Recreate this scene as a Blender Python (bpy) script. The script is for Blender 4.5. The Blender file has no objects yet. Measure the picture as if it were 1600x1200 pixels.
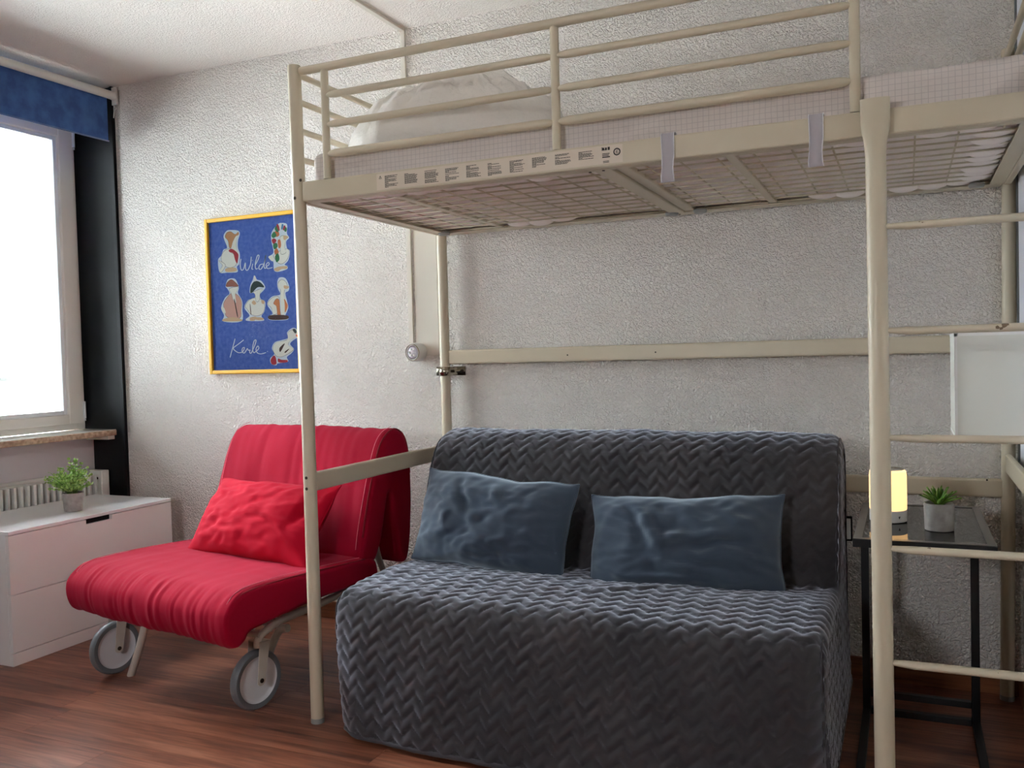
import bpy, bmesh, math, random
import numpy as np
from mathutils import Vector, Matrix, noise
random.seed(7)
PI = math.pi
SC = bpy.context.scene
COL = SC.collection

# ------------------------------------------------------------------ camera
cam_d = bpy.data.cameras.new('camera')
cam_d.sensor_width = 36.0
cam_d.lens = 36.0 * 1390.6 / 1600.0
cam_d.clip_start = 0.02
cam = bpy.data.objects.new('camera', cam_d)
COL.objects.link(cam)
R_ = Vector((0.914212358, 0.404362601, -0.026582904))
U_ = Vector((0.011189923, 0.040383526, 0.999121592))
F_ = Vector((-0.405080918, 0.913706768, -0.032394332))
M_ = Matrix((R_, U_, -F_)).transposed().to_4x4()
M_.translation = Vector((1.7304, -3.2251, 1.1342))
cam.matrix_world = M_
SC.camera = cam

# ------------------------------------------------------------------ light
SC.view_settings.view_transform = 'Standard'
SC.view_settings.look = 'None'
SC.view_settings.gamma = 1.0
SC.view_settings.use_curve_mapping = False
SC.view_settings.exposure = 2.98

world = bpy.data.worlds.new('overcast_sky')
SC.world = world
world.use_nodes = True
wn = world.node_tree
wn.nodes.clear()
w_out = wn.nodes.new('ShaderNodeOutputWorld')
w_bg = wn.nodes.new('ShaderNodeBackground')
w_geo = wn.nodes.new('ShaderNodeTexCoord')
w_sep = wn.nodes.new('ShaderNodeSeparateXYZ')
w_ramp = wn.nodes.new('ShaderNodeValToRGB')
w_ramp.color_ramp.elements[0].position = 0.45
w_ramp.color_ramp.elements[0].color = (0.48, 0.50, 0.52, 1)
w_ramp.color_ramp.elements[1].position = 1.0
w_ramp.color_ramp.elements[1].color = (0.96, 1.0, 1.09, 1)
w_map = wn.nodes.new('ShaderNodeMath'); w_map.operation = 'MULTIPLY_ADD'
w_map.inputs[1].default_value = 0.5; w_map.inputs[2].default_value = 0.5
wn.links.new(w_geo.outputs['Generated'], w_sep.inputs[0])
wn.links.new(w_sep.outputs['Z'], w_map.inputs[0])
wn.links.new(w_map.outputs[0], w_ramp.inputs[0])
wn.links.new(w_ramp.outputs[0], w_bg.inputs[0])
w_bg.inputs[1].default_value = 16.0
wn.links.new(w_bg.outputs[0], w_out.inputs[0])


def area_light(name, loc, rot, sx, sy, power, color=(1, 1, 1), portal=False):
    d = bpy.data.lights.new(name, 'AREA')
    d.shape = 'RECTANGLE'; d.size = sx; d.size_y = sy
    d.energy = power; d.color = color
    o = bpy.data.objects.new(name, d)
    o.location = loc; o.rotation_euler = rot
    COL.objects.link(o)
    if portal:
        d.cycles.is_portal = True
    return o


WIN_Y0, WIN_Y1 = -0.06, -1.75       # daylight opening in the window wall
area_light('window_portal', (-2.16, (WIN_Y0 + WIN_Y1) / 2, 1.6), (0, -PI / 2, 0), 1.45, WIN_Y0 - WIN_Y1, 1.0, portal=True)
FILL_WIN = (.10, .62, 1.32, 1.75)            # opening added in the front wall for fill light: x0, x1, z0, z1
area_light('fill_window_portal', ((FILL_WIN[0] + FILL_WIN[1]) / 2, -4.42, (FILL_WIN[2] + FILL_WIN[3]) / 2), (PI / 2, 0, 0), FILL_WIN[1] - FILL_WIN[0], FILL_WIN[3] - FILL_WIN[2], 1.0, portal=True)
SC.cycles.max_bounces = 10
SC.cycles.diffuse_bounces = 7
SC.cycles.glossy_bounces = 4
SC.cycles.transmission_bounces = 6
SC.cycles.transparent_max_bounces = 12
SC.cycles.caustics_reflective = False
SC.cycles.caustics_refractive = False
SC.cycles.sample_clamp_indirect = 6.0


# ------------------------------------------------------------------ materials
def srgb(r, g, b):
    f = lambda c: (c / 255 / 12.92) if c / 255 <= 0.04045 else ((c / 255 + 0.055) / 1.055) ** 2.4
    return (f(r), f(g), f(b), 1.0)


def mat(name, col, rough=0.6, metal=0.0, spec=0.5, bump=None, var=None, sheen=0.0, coat=0.0, emit=None, sheen_tint=None):
    """bump=(scale, strength, distance, detail)   var=(scale, amount, other colour)"""
    m = bpy.data.materials.new(name)
    m.use_nodes = True
    nt = m.node_tree
    b = nt.nodes['Principled BSDF']
    b.inputs['Base Color'].default_value = col
    b.inputs['Roughness'].default_value = rough
    b.inputs['Metallic'].default_value = metal
    b.inputs['Specular IOR Level'].default_value = spec
    if sheen:
        b.inputs['Sheen Weight'].default_value = sheen
        b.inputs['Sheen Roughness'].default_value = 0.45
        if sheen_tint:
            b.inputs['Sheen Tint'].default_value = sheen_tint
    if coat:
        b.inputs['Coat Weight'].default_value = coat
        b.inputs['Coat Roughness'].default_value = 0.08
    if emit:
        b.inputs['Emission Color'].default_value = emit[0]
        b.inputs['Emission Strength'].default_value = emit[1]
    if bump or var:
        tc = nt.nodes.new('ShaderNodeTexCoord')
    if bump:
        n = nt.nodes.new('ShaderNodeTexNoise')
        n.inputs['Scale'].default_value = bump[0]
        n.inputs['Detail'].default_value = bump[3] if len(bump) > 3 else 2
        n.inputs['Roughness'].default_value = 0.55
        bn = nt.nodes.new('ShaderNodeBump')
        bn.inputs['Strength'].default_value = bump[1]
        bn.inputs['Distance'].default_value = bump[2]
        nt.links.new(tc.outputs['Object'], n.inputs['Vector'])
        nt.links.new(n.outputs['Fac'], bn.inputs['Height'])
        nt.links.new(bn.outputs['Normal'], b.inputs['Normal'])
    if var:
        n2 = nt.nodes.new('ShaderNodeTexNoise')
        n2.inputs['Scale'].default_value = var[0]
        n2.inputs['Detail'].default_value = 4
        rp = nt.nodes.new('ShaderNodeValToRGB')
        rp.color_ramp.elements[0].position = 0.35
        rp.color_ramp.elements[1].position = 0.68
        rp.color_ramp.elements[0].color = col
        o = var[2]
        a = var[1]
        rp.color_ramp.elements[1].color = tuple(col[i] * (1 - a) + o[i] * a for i in range(3)) + (1,)
        nt.links.new(tc.outputs['Object'], n2.inputs['Vector'])
        nt.links.new(n2.outputs['Fac'], rp.inputs[0])
        nt.links.new(rp.outputs[0], b.inputs['Base Color'])
    return m


def plaster(name, col, scale, strength, dist):
    m = mat(name, col, rough=0.75, spec=0.35)
    nt = m.node_tree; b = nt.nodes['Principled BSDF']
    tc = nt.nodes.new('ShaderNodeTexCoord')
    n = nt.nodes.new('ShaderNodeTexNoise'); n.inputs['Scale'].default_value = scale
    n.inputs['Detail'].default_value = 1.5; n.inputs['Distortion'].default_value = 0.9
    n2 = nt.nodes.new('ShaderNodeTexNoise'); n2.inputs['Scale'].default_value = scale * 0.13
    rp = nt.nodes.new('ShaderNodeValToRGB')
    rp.color_ramp.elements[0].position = 0.36; rp.color_ramp.elements[1].position = 0.66
    bn = nt.nodes.new('ShaderNodeBump'); bn.inputs['Strength'].default_value = strength
    bn.inputs['Distance'].default_value = dist
    mx = nt.nodes.new('ShaderNodeMath'); mx.operation = 'MULTIPLY_ADD'; mx.inputs[1].default_value = 0.5
    nt.links.new(tc.outputs['Object'], n.inputs['Vector'])
    nt.links.new(tc.outputs['Object'], n2.inputs['Vector'])
    nt.links.new(n.outputs['Fac'], rp.inputs[0])
    nt.links.new(n2.outputs['Fac'], mx.inputs[0])
    nt.links.new(rp.outputs[0], mx.inputs[2])
    nt.links.new(mx.outputs[0], bn.inputs['Height'])
    nt.links.new(bn.outputs['Normal'], b.inputs['Normal'])
    return m


def glass(name, tint, ior=1.5, rough=0.0):
    m = bpy.data.materials.new(name); m.use_nodes = True
    nt = m.node_tree; nt.nodes.clear()
    out = nt.nodes.new('ShaderNodeOutputMaterial')
    t = nt.nodes.new('ShaderNodeBsdfTransparent'); t.inputs[0].default_value = tint
    g = nt.nodes.new('ShaderNodeBsdfGlossy'); g.inputs['Roughness'].default_value = rough
    f = nt.nodes.new('ShaderNodeFresnel'); f.inputs[0].default_value = ior
    mx = nt.nodes.new('ShaderNodeMixShader')
    nt.links.new(f.outputs[0], mx.inputs[0]); nt.links.new(t.outputs[0], mx.inputs[1])
    nt.links.new(g.outputs[0], mx.inputs[2]); nt.links.new(mx.outputs[0], out.inputs[0])
    return m


def wood(name, c1, c2, c3):
    m = mat(name, c1, rough=0.33, spec=0.45)
    nt = m.node_tree; b = nt.nodes['Principled BSDF']
    tc = nt.nodes.new('ShaderNodeTexCoord')
    oi = nt.nodes.new('ShaderNodeObjectInfo')
    mp = nt.nodes.new('ShaderNodeMapping'); mp.inputs['Scale'].default_value = (1.1, 13.0, 13.0)
    av = nt.nodes.new('ShaderNodeVectorMath'); av.operation = 'ADD'
    sc = nt.nodes.new('ShaderNodeVectorMath'); sc.operation = 'SCALE'; sc.inputs[0].default_value = (37.0, 11.0, 5.0)
    nt.links.new(oi.outputs['Random'], sc.inputs['Scale'])
    nt.links.new(tc.outputs['Object'], av.inputs[0]); nt.links.new(sc.outputs[0], av.inputs[1])
    nt.links.new(av.outputs[0], mp.inputs['Vector'])
    n = nt.nodes.new('ShaderNodeTexNoise'); n.inputs['Scale'].default_value = 1.6
    n.inputs['Detail'].default_value = 8; n.inputs['Roughness'].default_value = 0.62; n.inputs['Distortion'].default_value = 0.6
    mp2 = nt.nodes.new('ShaderNodeMapping'); mp2.inputs['Scale'].default_value = (5.0, 95.0, 95.0)
    n2 = nt.nodes.new('ShaderNodeTexNoise'); n2.inputs['Scale'].default_value = 1.0; n2.inputs['Detail'].default_value = 3
    nt.links.new(mp.outputs[0], n.inputs['Vector'])
    nt.links.new(av.outputs[0], mp2.inputs['Vector']); nt.links.new(mp2.outputs[0], n2.inputs['Vector'])
    rp = nt.nodes.new('ShaderNodeValToRGB')
    rp.color_ramp.elements[0].position = 0.30; rp.color_ramp.elements[0].color = c3
    rp.color_ramp.elements[1].position = 0.70; rp.color_ramp.elements[1].color = c2
    e = rp.color_ramp.elements.new(0.5); e.color = c1
    mul = nt.nodes.new('ShaderNodeMix'); mul.data_type = 'RGBA'; mul.blend_type = 'MULTIPLY'
    mul.inputs[0].default_value = 0.55
    rp2 = nt.nodes.new('ShaderNodeValToRGB')
    rp2.color_ramp.elements[0].position = 0.35; rp2.color_ramp.elements[0].color = (0.35, 0.3, 0.28, 1)
    rp2.color_ramp.elements[1].position = 0.55; rp2.color_ramp.elements[1].color = (1, 1, 1, 1)
    hv = nt.nodes.new('ShaderNodeHueSaturation')
    mr = nt.nodes.new('ShaderNodeMapRange'); mr.inputs[3].default_value = 0.92; mr.inputs[4].default_value = 1.1
    nt.links.new(oi.outputs['Random'], mr.inputs[0]); nt.links.new(mr.outputs[0], hv.inputs['Value'])
    nt.links.new(n.outputs['Fac'], rp.inputs[0]); nt.links.new(n2.outputs['Fac'], rp2.inputs[0])
    nt.links.new(rp.outputs[0], mul.inputs[6]); nt.links.new(rp2.outputs[0], mul.inputs[7])
    nt.links.new(mul.outputs[2], hv.inputs['Color']); nt.links.new(hv.outputs[0], b.inputs['Base Color'])
    bn = nt.nodes.new('ShaderNodeBump'); bn.inputs['Strength'].default_value = 0.12; bn.inputs['Distance'].default_value = 0.001
    nt.links.new(n2.outputs['Fac'], bn.inputs['Height']); nt.links.new(bn.outputs['Normal'], b.inputs['Normal'])
    return m


def checked(name, col, line, pitch, bumpy):
    m = mat(name, col, rough=0.85, spec=0.2, bump=bumpy, sheen=0.2)
    nt = m.node_tree; b = nt.nodes['Principled BSDF']
    tc = nt.nodes.new('ShaderNodeTexCoord'); sp = nt.nodes.new('ShaderNodeSeparateXYZ')
    nt.links.new(tc.outputs['Object'], sp.inputs[0])
    prev = None
    for ax in 'XZ':
        mm = nt.nodes.new('ShaderNodeMath'); mm.operation = 'PINGPONG'; mm.inputs[1].default_value = pitch / 2
        lt = nt.nodes.new('ShaderNodeMath'); lt.operation = 'LESS_THAN'; lt.inputs[1].default_value = pitch * 0.05
        nt.links.new(sp.outputs[ax], mm.inputs[0]); nt.links.new(mm.outputs[0], lt.inputs[0])
        if prev is None: prev = lt
        else:
            mx = nt.nodes.new('ShaderNodeMath'); mx.operation = 'MAXIMUM'
            nt.links.new(prev.outputs[0], mx.inputs[0]); nt.links.new(lt.outputs[0], mx.inputs[1]); prev = mx
    mix = nt.nodes.new('ShaderNodeMix'); mix.data_type = 'RGBA'
    mix.inputs[6].default_value = col; mix.inputs[7].default_value = line
    nt.links.new(prev.outputs[0], mix.inputs[0]); nt.links.new(mix.outputs[2], b.inputs['Base Color'])
    return m


def chipped(name, col, chip, thr):
    """cream enamel with small chips where the paint is knocked off"""
    m = mat(name, col, rough=0.42, spec=0.5)
    nt = m.node_tree; b = nt.nodes['Principled BSDF']
    tc = nt.nodes.new('ShaderNodeTexCoord')
    n = nt.nodes.new('ShaderNodeTexNoise'); n.inputs['Scale'].default_value = 38; n.inputs['Detail'].default_value = 5
    n2 = nt.nodes.new('ShaderNodeTexNoise'); n2.inputs['Scale'].default_value = 7; n2.inputs['Detail'].default_value = 1
    mu = nt.nodes.new('ShaderNodeMath'); mu.operation = 'MULTIPLY'
    gt = nt.nodes.new('ShaderNodeMath'); gt.operation = 'GREATER_THAN'; gt.inputs[1].default_value = thr
    mix = nt.nodes.new('ShaderNodeMix'); mix.data_type = 'RGBA'
    mix.inputs[6].default_value = col; mix.inputs[7].default_value = chip
    for k in (n, n2): nt.links.new(tc.outputs['Object'], k.inputs['Vector'])
    nt.links.new(n.outputs['Fac'], mu.inputs[0]); nt.links.new(n2.outputs['Fac'], mu.inputs[1])
    nt.links.new(mu.outputs[0], gt.inputs[0]); nt.links.new(gt.outputs[0], mix.inputs[0])
    nt.links.new(mix.outputs[2], b.inputs['Base Color'])
    return m


MT = dict(
    wall=plaster('wall_plaster', srgb(245, 238, 231), 100, 0.8, 0.0105),
    ceiling=plaster('ceiling_plaster', srgb(245, 238, 231), 120, 0.5, 0.006),
    smooth=mat('smooth_white_paint', srgb(222, 215, 203), 0.7, bump=(14, 0.1, 0.004)),
    sillwall=mat('smooth_lilac_grey_paint', srgb(222, 216, 220), 0.8),
    black=mat('black_painted_board', srgb(20, 21, 23), 0.55, spec=0.16, bump=(30, 0.06, 0.002), var=(6, 0.5, srgb(30, 32, 34))),
    floorbase=mat('subfloor', srgb(60, 35, 22), 0.8),
    wood=wood('reddish_laminate', srgb(130, 78, 56), srgb(160, 106, 80), srgb(80, 44, 33)),
    skirt=wood('skirting_laminate', srgb(132, 80, 50), srgb(150, 96, 62), srgb(92, 52, 32)),
    cream=mat('cream_enamel', srgb(210, 198, 174), 0.4, bump=(60, 0.03, 0.002), var=(5, 0.25, srgb(200, 186, 160))),
    chip=chipped('chipped_cream_enamel', srgb(218, 207, 184), srgb(122, 100, 78), 0.41),
    dark=mat('dark_screw_metal', srgb(70, 62, 52), 0.35, metal=0.8),
    steel=mat('brass_tinted_steel', srgb(176, 168, 150), 0.22, metal=1.0),
    clip=mat('grey_plastic_clip', srgb(150, 152, 148), 0.35, spec=0.6),
    pvc=mat('white_window_plastic', srgb(244, 242, 236), 0.4),
    bead=mat('white_glazing_bead', srgb(236, 240, 242), 0.35),
    marble=mat('beige_stone', srgb(204, 178, 152), 0.4, var=(55, 0.9, srgb(150, 118, 96)), bump=(90, 0.1, 0.002)),
    marbletop=mat('polished_light_stone', srgb(222, 219, 210), 0.22, var=(30, 0.3, srgb(196, 186, 170))),
    blue=mat('blue_blind_cloth', srgb(34, 70, 130), 0.8, sheen=0.3, var=(18, 0.8, srgb(60, 102, 165)), bump=(500, 0.1, 0.001)),
    tube=mat('white_roller_metal', srgb(214, 212, 208), 0.45),
    concrete=mat('concrete', srgb(168, 164, 160), 0.85, var=(45, 0.6, srgb(128, 124, 120)), bump=(80, 0.2, 0.003)),
    leafg=mat('grey_green_leaf', srgb(126, 178, 74), 0.5, var=(40, 0.9, srgb(190, 214, 130))),
    succ=mat('succulent_green', srgb(88, 140, 44), 0.4, var=(30, 0.7, srgb(140, 178, 70))),
    stem=mat('green_stem', srgb(100, 128, 60), 0.6),
    soil=mat('dark_soil', srgb(58, 46, 36), 0.95, bump=(90, 0.6, 0.005)),
    white=mat('white_foil_board', srgb(242, 240, 239), 0.38),
    whitegloss=mat('white_gloss_top', srgb(248, 249, 250), 0.25, coat=0.3),
    slot=mat('dark_recess', srgb(18, 18, 18), 0.8),
    red=mat('red_cotton', srgb(156, 8, 41), 0.85, spec=0.1, sheen=0.1, sheen_tint=(1.0, 0.35, 0.5, 1), bump=(320, 0.12, 0.001), var=(7, 0.35, srgb(150, 6, 33))),
    redp=mat('red_cotton_pillow', srgb(170, 6, 36), 0.85, spec=0.1, sheen=0.08, sheen_tint=(1.0, 0.3, 0.45, 1), bump=(320, 0.12, 0.001)),
    stitch=mat('pale_pink_thread', srgb(226, 120, 136), 0.8),
    redpipe=mat('dark_red_piping', srgb(140, 8, 30), 0.8),
    frame=mat('light_grey_enamel', srgb(206, 200, 190), 0.35),
    tyre=mat('grey_rubber', srgb(112, 116, 120), 0.5),
    hub=mat('white_plastic_hub', srgb(224, 226, 230), 0.4),
    quilt=mat('charcoal_quilted_microfibre', srgb(52, 50, 53), 0.75, spec=0.25, sheen=1.0, sheen_tint=(0.8, 0.85, 1.0, 1), bump=(420, 0.15, 0.001), var=(4, 0.35, srgb(84, 78, 78))),
    hem=mat('charcoal_binding', srgb(62, 60, 66), 0.8, sheen=0.3),
    velvet=mat('slate_velvet', srgb(64, 76, 92), 0.75, spec=0.2, sheen=0.9, sheen_tint=(0.75, 0.88, 1.0, 1), bump=(260, 0.12, 0.001), var=(9, 0.4, srgb(72, 84, 100))),
    sheet=checked('checked_sheet', srgb(222, 212, 206), srgb(200, 190, 186), 0.0140, (16, 0.5, 0.02, 3)),
    duvet=mat('white_duvet_cotton', srgb(232, 227, 220), 0.85, bump=(14, 0.6, 0.03, 4), sheen=0.2),
    under=mat('quilted_mattress_underside', srgb(246, 236, 230), 0.85, bump=(30, 0.5, 0.01, 2)),
    strap=mat('lilac_grey_elastic', srgb(188, 182, 188), 0.85, bump=(600, 0.2, 0.001)),
    strapedge=mat('white_elastic_edge', srgb(226, 224, 226), 0.8),
    ink=mat('black_print', srgb(58, 52, 46), 0.7),
    sticker=mat('cream_sticker', srgb(222, 208, 190), 0.45),
    yellow=mat('yellow_plastic_frame', srgb(232, 176, 20), 0.28, coat=0.3),
    paper=mat('blue_mottled_paper', srgb(70, 104, 200), 0.8, var=(60, 0.8, srgb(104, 134, 214))),
    pane=glass('clear_picture_glass', (0.98, 0.99, 0.99, 1), 1.18, 0.04),
    winglass=glass('window_glass', (0.96, 0.955, 0.95, 1), 1.4),
    tableglass=glass('grey_table_glass', (0.84, 0.86, 0.85, 1), 1.75),
    blackmetal=mat('black_metal', srgb(22, 22, 24), 0.4),
    tablerim=mat('dark_bronze_rim', srgb(92, 89, 84), 0.3, metal=0.3),
    lampbase=mat('light_grey_lamp_base', srgb(206, 204, 200), 0.4),
    glow=mat('glowing_lamp_diffuser', srgb(230, 205, 170), 0.5, emit=((1.0, 0.58, 0.24, 1), 0.19)),
    shade=mat('pale_card_shade', srgb(236, 237, 228), 0.7),
    shadeedge=mat('white_shade_edge', srgb(250, 250, 246), 0.6),
    panel=mat('white_glossy_panel', srgb(240, 242, 250), 0.5),
    greyframe=mat('grey_aluminium', srgb(120, 122, 122), 0.35, metal=0.7),
    lens=mat('frosted_lens', srgb(196, 188, 196), 0.25, bump=(120, 0.4, 0.004)),
    facade=mat('pale_facade_panel', srgb(150, 156, 156), 0.8),
    facadegap=mat('facade_joint', srgb(112, 118, 118), 0.8),
    stone=mat('beige_outer_reveal', srgb(150, 142, 122), 0.9, bump=(60, 0.3, 0.006), var=(20, 0.5, srgb(165, 156, 138))),
    railing=mat('grey_railing', srgb(120, 124, 122), 0.5),
    ground=mat('street_grey', srgb(205, 205, 202), 0.9),
)

# ------------------------------------------------------------------ helpers
ORIG = {}


class MB:
    def __init__(s):
        s.v = []; s.f = []; s.mi = []; s.cur = 0; s.tags = []

    def add(s, vs, fs):
        n = len(s.v)
        s.v.extend([tuple(map(float, p)) for p in vs])
        s.f.extend([tuple(i + n for i in f) for f in fs])
        s.mi.extend([s.cur] * len(fs))
        return s

    def box(s, x0, x1, y0, y1, z0, z1):
        v = [(x, y, z) for x in (x0, x1) for y in (y0, y1) for z in (z0, z1)]
        return s.add(v, [(0, 1, 3, 2), (4, 6, 7, 5), (0, 4, 5, 1), (2, 3, 7, 6), (0, 2, 6, 4), (1, 5, 7, 3)])

    def tube(s, pts, r, seg=12, sx=1.0, caps=True, up=None):
        pts = [Vector(p) for p in pts]
        rs = r if isinstance(r, (list, tuple)) else [r] * len(pts)
        vs = []; fs = []
        t0 = (pts[1] - pts[0]).normalized()
        ref = Vector(up) if up else (Vector((0, 0, 1)) if abs(t0.z) < 0.9 else Vector((1, 0, 0)))
        n = (ref - t0 * ref.dot(t0)).normalized()
        for i, p in enumerate(pts):
            if i == 0: t = t0
            elif i == len(pts) - 1: t = (pts[i] - pts[i - 1]).normalized()
            else: t = ((pts[i] - pts[i - 1]).normalized() + (pts[i + 1] - pts[i]).normalized()).normalized()
            n = (n - t * n.dot(t)).normalized(); b = t.cross(n)
            for k in range(seg):
                a = 2 * PI * k / seg
                vs.append(p + n * (math.cos(a) * rs[i]) + b * (math.sin(a) * rs[i] * sx))
        for i in range(len(pts) - 1):
            for k in range(seg):
                k2 = (k + 1) % seg
                fs.append((i * seg + k, i * seg + k2, (i + 1) * seg + k2, (i + 1) * seg + k))
        if caps:
            fs.append(tuple(range(seg - 1, -1, -1)))
            fs.append(tuple((len(pts) - 1) * seg + k for k in range(seg)))
        return s.add(vs, fs)

    def lathe(s, prof, c, axis=(0, 0, 1), seg=32, closed=False):
        """prof: list of (radius, height along axis)"""
        ax = Vector(axis).normalized()
        ref = Vector((1, 0, 0)) if abs(ax.x) < 0.9 else Vector((0, 1, 0))
        n = (ref - ax * ref.dot(ax)).normalized(); b = ax.cross(n); c = Vector(c)
        vs = []; fs = []
        for r, h in prof:
            for k in range(seg):
                a = 2 * PI * k / seg
                vs.append(c + ax * h + n * (r * math.cos(a)) + b * (r * math.sin(a)))
        m = len(prof)
        for i in range(m if closed else m - 1):
            j = (i + 1) % m
            for k in range(seg):
                k2 = (k + 1) % seg
                fs.append((i * seg + k, i * seg + k2, j * seg + k2, j * seg + k))
        if not closed:
            if prof[0][0] > 1e-5: fs.append(tuple(range(seg - 1, -1, -1)))
            if prof[-1][0] > 1e-5: fs.append(tuple((m - 1) * seg + k for k in range(seg)))
        return s.add(vs, fs)

    def poly(s, pts):
        return s.add(pts, [tuple(range(len(pts)))])

    def build(s, name, m, parent=None, smooth=False, bevel=0.0, origin=None, angle=None):
        if origin is None:
            if parent is not None: origin = ORIG[parent.as_pointer()]
            else: origin = (0, 0, 0)
        o_ = Vector(origin)
        me = bpy.data.meshes.new(name)
        me.from_pydata([tuple(Vector(p) - o_) for p in s.v], [], s.f)
        ms = m if isinstance(m, list) else [m]
        for q in ms: me.materials.append(q)
        if len(ms) > 1:
            me.polygons.foreach_set('material_index', s.mi)
        bm = bmesh.new(); bm.from_mesh(me)
        bmesh.ops.recalc_face_normals(bm, faces=bm.faces)
        big = [f for f in bm.faces if len(f.verts) > 4]
        if big: bmesh.ops.triangulate(bm, faces=big, ngon_method='EAR_CLIP')
        bm.to_mesh(me); bm.free()
        if smooth:
            me.polygons.foreach_set('use_smooth', [True] * len(me.polygons))
            if angle is not None:
                me.set_sharp_from_angle(angle=math.radians(angle))
        me.update()
        ob = bpy.data.objects.new(name, me)
        COL.objects.link(ob)
        ORIG[ob.as_pointer()] = tuple(o_)
        if parent is not None:
            ob.parent = parent
            ob.location = o_ - Vector(ORIG[parent.as_pointer()])
        else:
            ob.location = o_
        if bevel:
            bv = ob.modifiers.new('bevel', 'BEVEL'); bv.width = bevel; bv.segments = 2; bv.limit_method = 'ANGLE'
            bv.harden_normals = False
        return ob


def thing(name, label, cat, loc, group=None):
    o = bpy.data.objects.new(name, None)
    o.empty_display_size = 0.1
    COL.objects.link(o)
    o.location = loc
    ORIG[o.as_pointer()] = tuple(loc)
    tag(o, label, cat, group)
    return o


def tag(o, label, cat=None, group=None):
    o['label'] = label
    if cat: o['category'] = cat
    if group: o['group'] = group
    return o


def struct(o):
    o['kind'] = 'structure'
    return o


def s_empty(name, loc):
    o = bpy.data.objects.new(name, None); COL.objects.link(o)
    o.location = loc; ORIG[o.as_pointer()] = tuple(loc); o['kind'] = 'structure'
    return o


def nz(x, y, z, s=1.0):
    return noise.noise(Vector((x * s, y * s, z * s)))


def box(name, m, parent, *b, bevel=0.0, origin=None):
    return MB().box(*b).build(name, m, parent, bevel=bevel, origin=origin)


def catmull(pts, n=6, closed=False):
    out = []
    P = [Vector(p) for p in pts]; L = len(P)
    rng = range(L) if closed else range(L - 1)
    for i in rng:
        p0 = P[(i - 1) % L] if closed or i > 0 else P[0]
        p1 = P[i]; p2 = P[(i + 1) % L]
        p3 = P[(i + 2) % L] if closed or i + 2 < L else P[-1]
        for k in range(n):
            t = k / n
            out.append(0.5 * ((2 * p1) + (-p0 + p2) * t + (2 * p0 - 5 * p1 + 4 * p2 - p3) * t * t + (-p0 + 3 * p1 - 3 * p2 + p3) * t ** 3))
    if not closed: out.append(P[-1])
    return out


def resample(pts, n, closed):
    P = np.array([tuple(p) for p in pts], float)
    if closed: P = np.vstack([P, P[:1]])
    d = np.r_[0, np.cumsum(np.hypot(*(P[1:] - P[:-1]).T))]
    t = np.linspace(0, d[-1], n + (1 if closed else 0))
    if closed: t = t[:-1]
    return np.stack([np.interp(t, d, P[:, 0]), np.interp(t, d, P[:, 1])], 1), t, d[-1]

# ------------------------------------------------------------------ room shell
HC = 2.486; XR = 2.062; YF = -4.3; XL = -2.0
fl = struct(box('floor', MT['floorbase'], None, -2.15, XR + .1, YF - .1, .1, -.08, -.012))
ORIG[fl.as_pointer()] = (0, 0, 0)
rnd = random.Random(3)
PW = 0.193; row = 0; y = -0.004
while y > YF:
    x = XL + 0.004 - rnd.random() * 1.0
    while x < XR:
        xa = max(x, XL + .002); xb = min(x + 1.2 - .0007, XR - .002)
        ya = max(y - PW + .0007, YF + .002)
        if xb - xa > 0.03 and y - ya > .02:
            MB().box(xa, xb, ya, y, -.0115, 0.0).build('plank', MT['wood'], fl)
        x += 1.2
    y -= PW
ceil = struct(box('ceiling', MT['ceiling'], None, -2.15, XR + .1, YF - .1, .1, HC, HC + .1))
struct(box('wall_back', MT['wall'], None, -2.3, XR + .1, 0, .12, -.08, HC + .1))
struct(box('wall_right', MT['wall'], None, XR, XR + .1, YF - .1, 0.0, -.08, HC + .1))
wf = MB()
wf.box(-2.15, FILL_WIN[0], YF - .1, YF, -.08, HC + .1); wf.box(FILL_WIN[1], XR + .1, YF - .1, YF, -.08, HC + .1)
wf.box(FILL_WIN[0], FILL_WIN[1], YF - .1, YF, -.08, FILL_WIN[2]); wf.box(FILL_WIN[0], FILL_WIN[1], YF - .1, YF, FILL_WIN[3], HC + .1)
struct(wf.build('wall_front', MT['wall']))
added_win = s_empty('added_fill_window', ((FILL_WIN[0] + FILL_WIN[1]) / 2, YF - .05, FILL_WIN[2]))  # made-up window behind the camera, added to brighten the room
fr2 = MB(); w_ = .06
fr2.box(FILL_WIN[0], FILL_WIN[0] + w_, YF - .08, YF - .03, FILL_WIN[2], FILL_WIN[3]); fr2.box(FILL_WIN[1] - w_, FILL_WIN[1], YF - .08, YF - .03, FILL_WIN[2], FILL_WIN[3])
fr2.box(FILL_WIN[0] + w_, FILL_WIN[1] - w_, YF - .08, YF - .03, FILL_WIN[2], FILL_WIN[2] + w_); fr2.box(FILL_WIN[0] + w_, FILL_WIN[1] - w_, YF - .08, YF - .03, FILL_WIN[3] - w_, FILL_WIN[3])
fr2.build('frame', MT['pvc'], added_win, bevel=.004)
MB().box(FILL_WIN[0] + w_, FILL_WIN[1] - w_, YF - .058, YF - .054, FILL_WIN[2] + w_, FILL_WIN[3] - w_).build('pane', MT['winglass'], added_win)
wl = MB()
us = MB(); us.box(-2.13, XL, WIN_Y1 - .02, 0.0, -.08, .79)
struct(us.build('wall_left_parapet', MT['sillwall']))
wl.box(-2.13, XL, YF, WIN_Y1 - .02, -.08, .79)
wl.box(-2.13, XL, YF, WIN_Y1 - .02, .79, HC)
wl.box(-2.13, XL, WIN_Y1 - .02, 0.0, 2.37, HC)
struct(wl.build('wall_left', MT['wall']))
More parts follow.
